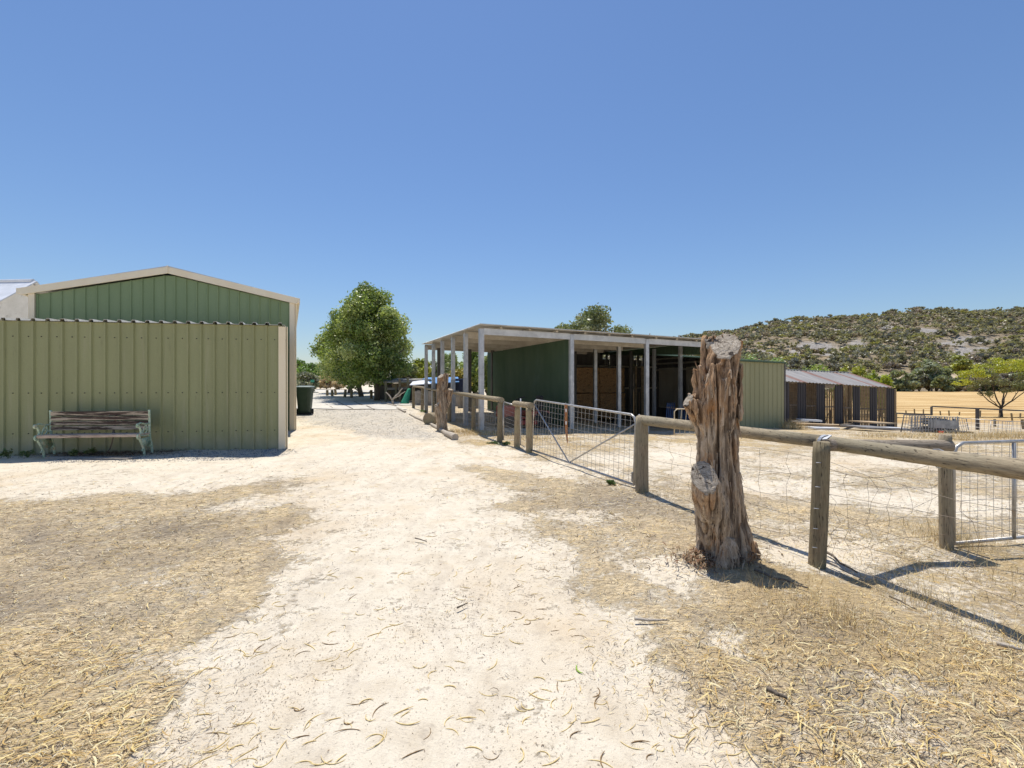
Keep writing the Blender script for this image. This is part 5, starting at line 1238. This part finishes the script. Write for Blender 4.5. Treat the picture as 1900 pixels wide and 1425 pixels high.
# yellow pipe panel leaning
yp=thing('small_pipe_gate','cream pipe gate with upright bars standing in front of the end bay','gate',gpt(1290,806))
Yp=gpt(1275,808).y
mb=MB(); mb.sm=True
a0,a1,a2,a3=P(1251,806,Yp),P(1251,764,Yp),P(1256,759.5,Yp),P(1335,757,Yp+.4); a4=P(1335,803,Yp+.4); mb.tube([a0,a1,a2,a3,a4,a0],.017,7); mb.build('frame',M['yellow_pipe'],yp)
mb=MB()
for k in range(1,9): t=k/9; mb.tube([a0.lerp(a4,t),a2.lerp(a3,t)],.009,6,False)
mb.build('upright_bar',M['yellow_pipe'],yp)
for k,(px,lb) in enumerate(((1243,'blue slatted rack leaning inside the shed, left one'),(1272,'blue slatted rack inside the shed beside the cream pipe gate'))):
    Yr=17.8; root=thing('slatted_rack',lb,'rack',P(px,785,Yr)); mb=MB()
    for i in range(5):
        p=P(px-7+i*3.4,781,Yr-.3); q=P(px-5+i*3.4,748+2*k,Yr+.2); mb.beam(p,q,.04,.02,up=(0,1,0))
    mb.build('slats',M['blue_paint'],root); mb=MB()
    for tt in (.15,.85): p=P(px-8,781,Yr-.28).lerp(P(px-6,748,Yr+.22),tt); q=P(px+8,781,Yr-.28).lerp(P(px+10,748,Yr+.22),tt); mb.beam(p,q,.03,.04)
    mb.build('cross_bar',M['blue_paint'],root)
for k,(px,w) in enumerate(((1180,3.2),(1193,7.5))):
    b=P(px,760,21.5); mb=MB(); p=P(px,750,21.5);q=P(px,680,21.8); mb.beam(Vector((p.x,p.y,-.2)),q,.08 if k==0 else .19,.05,up=(0,1,0)); tag(mb.build('leaning_board',M['board'],None,b),('narrow','wide')[k]+' pale board standing upright at the back of the shed','board')

# ------------------------------------------------------------------ timber and sheets by the striped shed
random.seed(12)
def slab(name,label,c1,c2,w,th,mat,cat,group,n=1,dz=0):
    p=gpt(*c1);q=gpt(*c2); mb=MB(); mb.beam(p+Vector((0,0,th*.6+dz)),q+Vector((0,0,th*.6+dz)),w,th); return tag(mb.build(name,M[mat],None,p),label,cat,group)
slab('metal_sheet','pale blue-grey sheet lying at the left end of the striped shed',(1483,790),(1519,792),.5,.08,'white_roof','sheet','sheets and boards on the ground by the striped shed',dz=.22)
slab('metal_sheet','pale sheet lying on the dirt in front of the boards',(1502,797),(1549,798),.4,.06,'white_roof','sheet','sheets and boards on the ground by the striped shed',dz=.02)
slab('wood_board','long brown board lying across the sheets',(1478,793),(1562,796.5),.4,.07,'board','board','sheets and boards on the ground by the striped shed',dz=.10)
slab('wood_board','thin weathered board poking left past the sheets',(1468,790),(1500,791.5),.2,.05,'grey_board','board','sheets and boards on the ground by the striped shed',dz=.16)
slab('wood_board','tan plywood sheet on top of the right-hand pile',(1596,796),(1640,797),1.1,.05,'board','board','sheets and boards on the ground by the striped shed',dz=.26)
slab('metal_sheet','grey-green sheet under the plywood',(1584,799),(1640,800.5),1.2,.06,'roof_rust','sheet','sheets and boards on the ground by the striped shed',dz=.10)
slab('metal_sheet','pale flat sheet reaching right towards the trailer',(1634,798),(1668,799),.6,.06,'white_roof','sheet','sheets and boards on the ground by the striped shed',dz=.06)
slab('bark_slab','curled brown bark slab leaning on the pile',(1563,797),(1597,790),.22,.05,'bark','bark','sheets and boards on the ground by the striped shed',dz=.14)
# crate trailer
Yt=17.6
tr=thing('crate_trailer','small box trailer with barred metal crate sides and a red tail lamp','trailer',P(1730,812,Yt))
def U(px,py,dy=0): return P(px,py,Yt+dy)
mb=MB(); mb.beam(U(1722,787),U(1776,789,-.3),.03,.30,up=(0,0,1)); mb.beam(U(1690,803,.2),U(1776,806,-.25),.06,.06); mb.build('tray_side',M['galv_side'],tr)
mb=MB()
for px in range(1692,1779,5): mb.beam(U(px,771.5+(px-1692)*.03,-.002*(px-1692)),U(px,808,-.002*(px-1692)),.022,.022)
for yy in (772,778,784,790,797,803): mb.beam(U(1686,yy,.1),U(1779,yy+2.5,-.2),.02,.025)
for k in range(5):
    d=.35+.3*k
    for px in (1692,1735,1776): mb.beam(U(px,773,d),U(px,806,d),.02,.02)
for px in range(1690,1772,9): mb.beam(U(px,774,1.5),U(px,803,1.5),.02,.02)
mb.build('crate_bars',M['galv_side'],tr)
mb=MB(); mb.box(U(1735,801,.8),(1.7,1.4,.10)); mb.build('floor',M['black'],tr)
mb=MB()
for k in range(7): a=U(1728+k*7,778+(k%3)*3,.5+.12*k); mb.box(a+Vector((0,0,-.16)),(.12+.04*(k%2),.2,.34),k*.4)
mb.build('stored_load',M['black'],tr)
for px,dy in ((1740,.0),(1748,1.5)):
    mb=MB(); c=U(px,803,dy); mb.cyl(c-Vector((0,.08,0)),c+Vector((0,.08,0)),.22,16); mb.build('wheel',M['tyre'],tr)
mb=MB(); mb.box(U(1746,802.5,-.30),(.16,.05,.09)); mb.build('tail_lamp',M['red_lamp'],tr,bevel=.01)
random.seed(6)
mb=MB()
for k in range(9): a=U(1690+random.uniform(0,30),random.uniform(776,800),.3+random.random()*.6); mb.beam(a,a+Vector((random.uniform(.4,.9),random.uniform(-.2,.3),random.uniform(-.1,.1))),.03,.09)
mb.build('stacked_rails',M['dark_iron'],tr)
# leaning crate panels left and right of the trailer
def panel(name,label,tl,trr,brr,bl,nv,nh,mat='pipe',r=.014,grp='loose yard panels'):
    root=thing(name,label,'panel',bl); mb=MB(); mb.sm=True; mb.tube([bl,tl,trr,brr,bl],r,6); mb.build('frame',M[mat],root); mb=MB()
    for i in range(1,nv): mb.tube([bl.lerp(brr,i/nv),tl.lerp(trr,i/nv)],r*.4,4,False)
    for i in range(1,nh): mb.tube([bl.lerp(tl,i/nh),brr.lerp(trr,i/nh)],r*.4,4,False)
    mb.build('mesh',M['wire'],root); root['group']=grp; return root
panel('yard_panel','dark framed mesh panel leaning at the left side of the crate trailer',U(1677,770,-.3),U(1715,771,-.4),U(1710,806,-.6),U(1671,804,-.5),7,6,'dark_iron',.02)
panel('yard_panel','steel panel with slanted bars leaning at the right side of the trailer',U(1770,774,.1),U(1792,777,.6),U(1798,803,.3),U(1780,811,-.3),5,2)
panel('yard_panel','long low mesh panel standing in the dry grass right of the trailer',U(1778,776,.6),U(1878,783,-.6),U(1875,812,-.8),U(1779,806,.4),12,4)
panel('yard_panel','mesh panel at the right edge beyond the dry grass',U(1838,781,2.2),U(1935,784,2.2),U(1935,805,2.0),U(1838,802,2.0),14,3)
# dark pipe frame fence
pf=thing('pipe_fence','dark pipe frame with a raised right section beyond the trailer','fence',P(1812,802,21.8))
mb=MB(); mb.beam(P(1660,767,23.4),P(1728,770,23),.07,.07); mb.beam(P(1728,755,23),P(1728,771,23),.07,.07,up=(0,1,0)); mb.beam(P(1728,754.5,23),P(1960,765.5,20.4),.06,.06); mb.build('rail',M['dark_iron'],pf)
for px,pt,pb,Y in ((1813,758,803,21.8),(1661,767,797,23.3),(1935,764,805,20.6)):
    mb=MB(); mb.beam(P(px,pb+4,Y),P(px,pt,Y),.10,.10,up=(0,1,0)); mb.build('post',M['charcoal'],pf)
for k,(px,pb,h) in enumerate([(1681,769,7),(1697,770,11),(1713,769,9),(1745,771,8),(1761,772,10),(1779,771,6),(1818,774,12),(1878,781,14),(1892,777,10),(1899,796,18),(1846,792,14),(1853,776,9)]):
    b=gpt(px,pb); mb=MB(); mb.beam(b-Vector((0,0,.1)),b+Vector((random.uniform(-.1,.1),0,h/F*b.y)),.09,.09,up=(0,1,0)); tag(mb.build('paddock_post',M['post_dark'],None,b),'thin dark paddock post beyond the trailer and pipe frame','fence post','thin posts along the paddock edge')

# ------------------------------------------------------------------ litter on the ground
def ribbons(x,y,th,L,w,kap,S_,lift,arch,cols,rng,taper=True,curl=0):
    """flat curved strips lying on the ground"""
    n=len(x); s=np.linspace(-.5,.5,S_); ds=1/(S_-1)
    ang=th[:,None]+kap[:,None]*s[None,:]
    ddx=np.cos(ang)*L[:,None]*ds; ddy=np.sin(ang)*L[:,None]*ds
    px=np.cumsum(ddx,1); py=np.cumsum(ddy,1); px-=px.mean(1,keepdims=True); py-=py.mean(1,keepdims=True)
    X=x[:,None]+px; Y=y[:,None]+py; Z0=Gm(x,y)[:,None]
    tilt=rng.normal(size=n)[:,None]*.05
    Z=Z0+lift[:,None]+arch[:,None]*(1-4*s[None,:]**2)+tilt*s[None,:]*L[:,None]
    ww=w[:,None]*(np.sqrt(np.clip(1-(2*s)**2,0.04,1))[None,:] if taper else np.ones((1,S_)))
    nx_=-np.sin(ang); ny_=np.cos(ang); roll=rng.uniform(-.5,.5,n)[:,None]
    a=np.stack([X+nx_*ww/2,Y+ny_*ww/2,Z+roll*ww/2],-1); b=np.stack([X-nx_*ww/2,Y-ny_*ww/2,Z-roll*ww/2],-1)
    v=np.stack([a,b],2).reshape(n,S_*2,3)
    base=np.arange(n)[:,None]*(S_*2); k=np.arange(S_-1)[None,:]*2
    f=np.stack([base+k,base+k+1,base+k+3,base+k+2],-1).reshape(-1,4)
    c=np.repeat(cols,S_*2,axis=0); return v.reshape(-1,3),f,c
EXTRA=.030
def sample(n,y0,y1,rng,side=1.35):
    Y=np.exp(rng.uniform(math.log(y0),math.log(y1),n)); return Y*rng.uniform(-side,side,n),Y
rng=np.random.default_rng(31)
PAL=np.array([(.66,.48,.20),(.76,.60,.30),(.56,.40,.18),(.84,.74,.48),(.36,.26,.15),(.16,.11,.075),(.10,.075,.055),(.80,.72,.56),(.52,.43,.30)])
def density(x,y,rng,amp=1.0):
    lit,grav,field,dk,gold=masks(x,y)
    nz=np.array([mn.noise(Vector((a*1.1,b*1.1,7)))+.6*mn.noise(Vector((a*3.7,b*3.7,2))) for a,b in zip(x,y)])
    return lit,grav,dk,gold,nz
# fine straw + fibre mat
x,y=sample(160000,1.25,16,rng); gq=rng.normal(size=(2,len(x)))*.11*np.clip(y,1.5,6); lit,grav,dk,gold,nz=density(x+gq[0],y+gq[1],rng)
keep=rng.random(len(x))<np.clip(lit*1.0+nz*1.3-.27,0,1)*np.where(lit>.05,1,0)*(1-grav)
x,y,gold_,nzk,dkk=x[keep],y[keep],gold[keep],nz[keep],dk[keep]; n=len(x)
sz=np.clip(y/3.2,.75,2.2); ci=rng.integers(0,len(PAL),n); ci=np.where(rng.random(n)<gold_*.8,rng.integers(0,4,n),ci); ci=np.where(rng.random(n)<dkk*.6,rng.integers(4,7,n),ci)
v1=ribbons(x,y,rng.normal(.35,.9,n),rng.uniform(.02,.075,n)*sz,rng.uniform(.0018,.0042,n)*sz,rng.normal(0,1.1,n),4,EXTRA*rng.random(n)**2*.7+.001,rng.uniform(0,.010,n),PAL[ci]*rng.uniform(.75,1.15,(n,1)),rng)
tag(link_mesh('straw_litter',v1[0],v1[1],M['straw'],col=np.clip(v1[2],0,1)),'matted dry straw and bark fibres covering the verge and the left patch','straw',kind='stuff')
# curved seed pods in the litter
x,y=sample(15000,1.25,8,rng); lit,grav,dk,gold,nz=density(x,y,rng)
PX,PY=proj(x,y,Gn(x,y)); hot=np.clip((PY-1130)/160,0,1)*((PX<500)|(PX>1250))+.18*((PX<560)&(PY>930))+.25*((PX>1300)&(PY>1080))
keep=(rng.random(len(x))<np.clip(lit*hot*(.75+nz),0,1)*.8); x,y=x[keep],y[keep]; n=len(x)
PC=np.array([(.72,.55,.24),(.80,.64,.32),(.62,.42,.16),(.76,.66,.40),(.45,.30,.13)])
v1=ribbons(x,y,rng.normal(.5,.9,n),rng.uniform(.05,.115,n),rng.uniform(.003,.0065,n),rng.choice([-1,1],n)*rng.uniform(.2,2.3,n),8,rng.uniform(.004,.022,n),rng.uniform(.0,.012,n),PC[rng.integers(0,5,n)]*rng.uniform(.75,1.1,(n,1)),rng)
tag(link_mesh('pod_litter',v1[0],v1[1],M['straw'],col=np.clip(v1[2],0,1)),'thick scatter of curled yellow seed pods over the straw on both sides of the track','seed pods',kind='stuff')
# specks, chips on the sand
x,y=sample(120000,1.15,18,rng,1.25); lit,grav,dk,gold,nz=density(x,y,rng)
sp_=rng.random(len(x))<np.clip(.20+nz*.65+dk*.9,0.04,1); x,y=x[sp_&(lit<.7)],y[sp_&(lit<.7)]; n=len(x); sz=np.clip(y/3,.7,2.6)
CC=np.array([(.16,.11,.08),(.24,.17,.12),(.10,.08,.06),(.42,.32,.22),(.55,.44,.28)])
v1=ribbons(x,y,rng.uniform(0,6.3,n),rng.exponential(.007,n)*sz+.004,rng.uniform(.0022,.005,n)*sz,rng.normal(0,.6,n),3,rng.uniform(.001,.003,n),rng.uniform(0,.003,n),CC[rng.integers(0,5,n)],rng)
tag(link_mesh('bark_chips',v1[0],v1[1],M['straw'],col=np.clip(v1[2],0,1)),'small dark chips and twigs sprinkled over the pale sand','chips',kind='stuff')
# individual pods on the pale sand
def pod(x,y,th,L,w,kap,col,label):
    mb=MB(); mb.sm=True; n=10; pts=[];rr=[]; s=0
    a=th-kap/2; px_,py_=0,0
    for i in range(n+1):
        t=i/n; pts.append((px_,py_)); rr.append(w*.5*math.sqrt(max(.03,1-(2*t-1)**2))*(1+.18*math.sin(i*2.1))); ang=a+kap*t; px_+=math.cos(ang)*L/n; py_+=math.sin(ang)*L/n
    cx_=sum(p[0] for p in pts)/len(pts); cy_=sum(p[1] for p in pts)/len(pts); z=float(Gm(x,y)[0])+w*.45
    lift=random.uniform(.0,.006)
    P_=[(x+p[0]-cx_,y+p[1]-cy_,z+lift*(abs(2*i/n-1)**2)) for i,p in enumerate(pts)]
    mb.tube(P_,rr,5); o=mb.build('seed_pod',M[col],None,(x,y,z)); return tag(o,label,'seed pod',None if 'green' in label else 'curled pods scattered on the sand')
M['pod']=surf('dry_yellow_pod',(.60,.42,.16),(.82,.66,.34),9,(1,1,1),.7,0,.2,.002); M['pod_dark']=surf('dry_brown_pod',(.16,.10,.055),(.36,.23,.10),9,(1,1,1),.8,0,.2,.002); M['pod_green']=surf('fresh_green_pod',(.24,.38,.05),(.36,.50,.10),9,(1,1,1),.5,0,.1)
random.seed(21); cnt=0
while cnt<230:
    py=random.uniform(985,1420); px=random.uniform(300,1400)
    lt=inpoly(np.array([px]),np.array([py]),POLY_L)[0] or inpoly(np.array([px]),np.array([py]),POLY_R)[0]
    if lt: continue
    if mn.noise(Vector((px*.008,py*.012,0)))<random.uniform(-.45,.2): continue
    if px<300+(1425-py)*.0: continue
    p=gpt(px,py); dkp=random.random()<.22
    pod(p.x,p.y,random.uniform(-.6,1.6)+(3.14 if random.random()<.5 else 0),random.uniform(.05,.12),random.uniform(.0030,.0055),random.choice([-1,1])*random.uniform(.5,2.8),'pod_dark' if dkp else 'pod','thin curled brown pod lying on the pale sand' if dkp else 'curled yellow pod lying on the pale sand'); cnt+=1
p=gpt(1073,1246); pod(p.x,p.y,-1.2,.075,.009,1.7,'pod_green','single fresh green pod lying alone on the pale sand')
# twigs
random.seed(23)
TW=[((1177,1158),(1238,1160),.009,'pale straight stick lying at the left edge of the right-hand litter'),((1650,925+190),(1700,1140),.006,'dark twig lying under the near netting'),((1400,1065),(1500,1100),.010,'brown stick below the big stump'),((1850,1205),(1895,1216),.012,'grey stick lying by the fence line at the right edge'),((1422,1290),(1460,1308),.012,'short dark bark stick among the pods'),((770,1005),(792,1012),.006,'curled dark bark scrap in the middle of the track'),((1530,1030),(1590,1070),.011,'dark curved bark strip at the foot of the leaning post'),((1540,1052),(1600,1083),.008,'thin grey stick beside the bark strip at the leaning post'),((848,1137),(868,1128),.006,'small twig on the dark smudge of the track')]
for a_,b_,r,lb in TW:
    p,q=gpt(*a_),gpt(*b_); mb=MB(); mb.sm=True; limb(mb,p+Vector((0,0,.03)),q+Vector((0,0,.03)),r,r*.5,5,.05,6); tag(mb.build('twig',M['branch' if 'pale' in lb or 'grey' in lb else 'bark'],None,p),lb,'stick','loose sticks on the ground')
# grass tufts
def blades(x,y,h,w,cols,rng,lean=.95):
    n=len(x); th=rng.uniform(0,6.28,n); S_=4; s=np.linspace(0,1,S_); ln=rng.uniform(.05,lean,n)*h; 
    X=x[:,None]+np.cos(th)[:,None]*ln[:,None]*(s**1.7)[None,:]; Y=y[:,None]+np.sin(th)[:,None]*ln[:,None]*(s**1.7)[None,:]
    Z=Gm(x,y)[:,None]+h[:,None]*s[None,:]*.95; ww=w[:,None]*(1-.8*s)[None,:]; ph=rng.uniform(0,6.28,n); nx_=np.cos(ph)[:,None];ny_=np.sin(ph)[:,None]
    a=np.stack([X+nx_*ww/2,Y+ny_*ww/2,Z],-1); b=np.stack([X-nx_*ww/2,Y-ny_*ww/2,Z],-1); v=np.stack([a,b],2).reshape(-1,3)
    base=np.arange(n)[:,None]*(S_*2); k=np.arange(S_-1)[None,:]*2; f=np.stack([base+k,base+k+1,base+k+3,base+k+2],-1).reshape(-1,4)
    return v,f,np.repeat(cols,S_*2,axis=0)
TU=[]   # (px,py,radius m,count,height)
for px,py,r,c,h in [(1560,1150,.16,420,.13),(1600,1165,.14,260,.10),(1500,1130,.2,260,.09),(1690,1110,.15,260,.12),(1720,1135,.12,260,.12),(1740,1000,.16,420,.20),(1780,1015,.15,420,.18),(1700,985,.2,260,.16),(1640,1075,.15,200,.10),
   (1420,1090,.12,160,.10),(1440,1120,.15,200,.09),(1340,1090,.06,90,.07),(1860,1190,.15,240,.13),(1800,1240,.2,260,.08),(1780,1290,.2,200,.06),(1300,960,.3,200,.05),(1215,925,.15,160,.08),(1160,955,.3,240,.05),(1060,915,.4,260,.05),
   (1480,1075,.2,220,.08),(1370,1150,.25,220,.06),(1650,1200,.25,260,.08),(1480,1260,.3,260,.05),(1340,1310,.3,240,.05),(60,1290,.4,260,.05),(1850,1080,.4,500,.12),(1750,1060,.4,450,.10),(1600,1000,.4,400,.08),(1840,1010,.4,400,.12),(1660,960,.5,300,.07)]:
    TU.append((px,py,r,c,h))
rng=np.random.default_rng(41); VX=[];VY=[];VH=[];VW=[]
for px,py,r,c,h in TU:
    p=gpt(px,py); a=rng.normal(size=(c,2))*r*.8; a=a[:c//2]; c=c//2; VX.append(p.x+a[:,0]);VY.append(p.y+a[:,1]); VH.append(h*rng.uniform(.35,1.15,c)); VW.append(rng.uniform(.0015,.0032,c))
# far dry grass: striped shed left end, trailer, field edge
for px,py,r,c,h in [(1465,796,.35,260,.4),(1480,797,.3,160,.35),(1800,813,1.6,700,.20),(1850,812,1.2,600,.22),(1890,808,1.2,500,.22),(1660,811,1.0,500,.12),(1650,806,1.5,400,.08),(1780,817,.8,400,.12),(900,806,.7,700,.08),(860,802,.6,400,.08),(1000,815,.8,500,.06)]:
    p=gpt(px,py); a=rng.normal(size=(c,2))*r*.6; VX.append(p.x+a[:,0]);VY.append(p.y+a[:,1]*.5); VH.append(h*rng.uniform(.35,1.15,c)); VW.append(rng.uniform(.006,.012,c))
x=np.concatenate(VX);y=np.concatenate(VY);h=np.concatenate(VH);w=np.concatenate(VW)
rl_=None; GC=np.array([(.76,.58,.28),(.84,.70,.42),(.66,.46,.20),(.74,.62,.40),(.5,.38,.22)])
v,f,c=blades(x,y,h,w,GC[rng.integers(0,5,len(x))]*rng.uniform(.75,1.1,(len(x),1)),rng)
tag(link_mesh('dry_grass',v,f,M['straw'],col=np.clip(c,0,1)),'upright dry golden grass tufts along the fence line, stump foot and yard','grass',kind='stuff')
# small green weeds at bench and pipe post
rng=np.random.default_rng(43)
for k,(px,py,r,hh,lb) in enumerate([(12,852,.10,.20,'small green weed against the lean-to wall at the left edge'),(50,850,.08,.16,'green weed just left of the garden bench'),(135,848,.15,.14,'low weeds growing under the left side of the bench'),(165,847,.10,.16,'low weeds growing under the middle of the bench'),(935,826,.16,.08,'low green weed at the foot of the pipe post'),(912,824,.12,.06,'tiny green weed just left of the pipe post'),(1133,901,.06,.07,'tiny green weed under the mesh gate'),(786,766,.2,.12,'green weed at the foot of the far fence')]):
    b=gpt(px,py); cl=[((b.x+rng.normal()*r*.5,b.y+rng.normal()*r*.3,b.z+hh*rng.uniform(.3,.8)),(r*.4,r*.4,hh*.3),1) for _ in range(7)]
    v,f,c=leaves(cl,260,.018,[(.13,.20,.06),(.18,.26,.09),(.25,.26,.12)],rng); tag(link_mesh('green_weed',v,f,M['leaf'],org=b,col=c),lb,'weed','small weeds')
# brown leaf litter under bench
rng=np.random.default_rng(44); n=2600
x=-8.0+rng.normal(size=n)*.75; y=9.0-.0+rng.normal(size=n)*.16+ (x+8)*.1; y=np.minimum(y,9.20+(x+8)*.15)
v,f,c=ribbons(x,y,rng.uniform(0,6.3,n),rng.uniform(.02,.06,n),rng.uniform(.006,.02,n),rng.normal(0,1,n),3,rng.uniform(.01,.05,n),rng.uniform(0,.01,n),np.array([(.16,.10,.07),(.25,.17,.12),(.10,.07,.05),(.42,.33,.24)])[rng.integers(0,4,n)],rng)
tag(link_mesh('leaf_litter',v,f,M['straw'],col=c),'brown leaf litter heaped under the garden bench','leaf litter',kind='stuff')
b=gpt(180,853); root=thing('slatted_mat','pair of thin pale slats lying on the ground in front of the bench','slats',b)
mb=MB()
for d in (0,.10): mb.beam(gpt(95,851)+Vector((0,-d,.03)),gpt(246,853)+Vector((0,-d,.03)),.035,.02)
mb.build('slats',M['grey_board'],root)
# gravel stones strip + lane
rng=np.random.default_rng(45)
pts=[]
def stones(name,label,poly,n,smin,smax,cols):
    xs=[p[0] for p in poly];ys=[p[1] for p in poly]
    PXs=rng.uniform(min(xs),max(xs),n); PYs=rng.uniform(min(ys),max(ys),n); k=inpoly(PXs,PYs,poly); PXs,PYs=PXs[k],PYs[k]
    Y=1.4*F/(PYs-CY); 
    for _ in range(25): Y=.5*Y+.5*(CAMZ-Gn((PXs-CX)/F*Y,Y))*F/(PYs-CY)
    X=(PXs-CX)/F*Y; Z=Gm(X,Y)-.009; m=len(X)
    lt_,gv_,_,_,nz_=density(X,Y,rng); kk=rng.random(len(X))<np.clip(gv_*1.1-.25+nz_*.9,0,1); X,Y,Z=X[kk],Y[kk],Z[kk]; m=len(X)
    oc=np.array([(1,0,0),(0,1,0),(-1,0,0),(0,-1,0),(0,0,.7),(0,0,-.7)],float); fc=np.array([(0,1,4),(1,2,4),(2,3,4),(3,0,4),(1,0,5),(2,1,5),(3,2,5),(0,3,5)])
    s=rng.uniform(smin,smax,m)*np.clip(Y/9,1,2.2); v=oc[None]*s[:,None,None]*rng.uniform(.6,1.3,(m,6,1))
    v+=np.stack([X,Y,Z+.012],-1)[:,None,:]; f=(np.arange(m)[:,None,None]*6+fc[None]).reshape(-1,3)
    c=np.repeat(np.array(cols)[rng.integers(0,len(cols),m)],6,axis=0)
    tag(link_mesh(name,v.reshape(-1,3),f,M['straw'],col=c),label,'gravel',kind='stuff')
stones('gravel','grey gravel spread over the lane before the concrete slabs',POLY_G,6500,.004,.010,[(.60,.56,.50),(.48,.45,.40),(.68,.63,.55),(.34,.31,.27),(.72,.67,.59)])
stones('gravel','bluish gravel strip at the foot of the lean-to wall',POLY_G2,9000,.006,.014,[(.36,.36,.38),(.26,.26,.28),(.5,.49,.48),(.18,.17,.17),(.6,.56,.5)])
# roots / debris at the big stump
random.seed(33); rng=np.random.default_rng(46)
n=500; x=1.55+rng.normal(size=n)*.22; y=3.45+rng.normal(size=n)*.10; x=np.where(rng.random(n)<.35,1.42+rng.normal(size=n)*.05,x)
v,f,c=ribbons(x,y,rng.uniform(0,6.3,n),rng.uniform(.02,.09,n),rng.uniform(.004,.012,n),rng.normal(0,1.2,n),4,rng.uniform(.01,.05,n),rng.uniform(0,.05,n),np.array([(.22,.12,.07),(.32,.2,.12),(.12,.08,.05),(.5,.4,.28)])[rng.integers(0,4,n)],rng)
tag(link_mesh('bark_debris',v,f,M['straw'],col=c),'flaked brown bark debris around the foot of the big stump','bark',kind='stuff')

# ------------------------------------------------------------------ light, sky, camera
w=bpy.data.worlds.new('World'); S.world=w; w.use_nodes=True; nt=w.node_tree; bg=nt.nodes['Background']
sky=nt.nodes.new('ShaderNodeTexSky'); sky.sky_type='NISHITA'; sky.sun_disc=False
el=math.radians(72); az=math.atan2(-.28,.96)
sky.sun_elevation=el; sky.sun_rotation=az; sky.altitude=SKY_ALT; sky.air_density=SKY_AIR; sky.dust_density=SKY_DUST; sky.ozone_density=SKY_OZ
tn=nt.nodes.new('ShaderNodeMix'); tn.data_type='RGBA'; tn.blend_type='MULTIPLY'; tn.inputs[0].default_value=1; tn.inputs[7].default_value=(.995,.985,1.045,1); nt.links.new(sky.outputs[0],tn.inputs[6]); nt.links.new(tn.outputs[2],bg.inputs[0]); bg.inputs[1].default_value=SKY_STR
sl=bpy.data.lights.new('sun','SUN'); sl.energy=SUN_STR; sl.angle=math.radians(.5); sl.color=(1,.95,.86)
so=bpy.data.objects.new('sun',sl); C.objects.link(so)
ce=math.cos(el); D=Vector((.25*ce,-.968*ce,-math.sin(el))); so.rotation_euler=D.to_track_quat('-Z','Y').to_euler(); so.location=(0,0,30)
cam=bpy.data.cameras.new('camera'); co=bpy.data.objects.new('camera',cam); C.objects.link(co); S.camera=co
co.location=(0,0,CAMZ); co.rotation_euler=(math.pi/2,0,0); cam.lens=16.0; cam.sensor_width=36; cam.clip_end=9000; cam.clip_start=.05
S.render.engine='CYCLES'; S.view_settings.view_transform='Standard'; S.view_settings.look='None'; S.view_settings.gamma=1; S.view_settings.exposure=EXPO
S.render.resolution_x=1024; S.render.resolution_y=768
S.cycles.max_bounces=8; S.cycles.diffuse_bounces=4; S.cycles.transmission_bounces=4
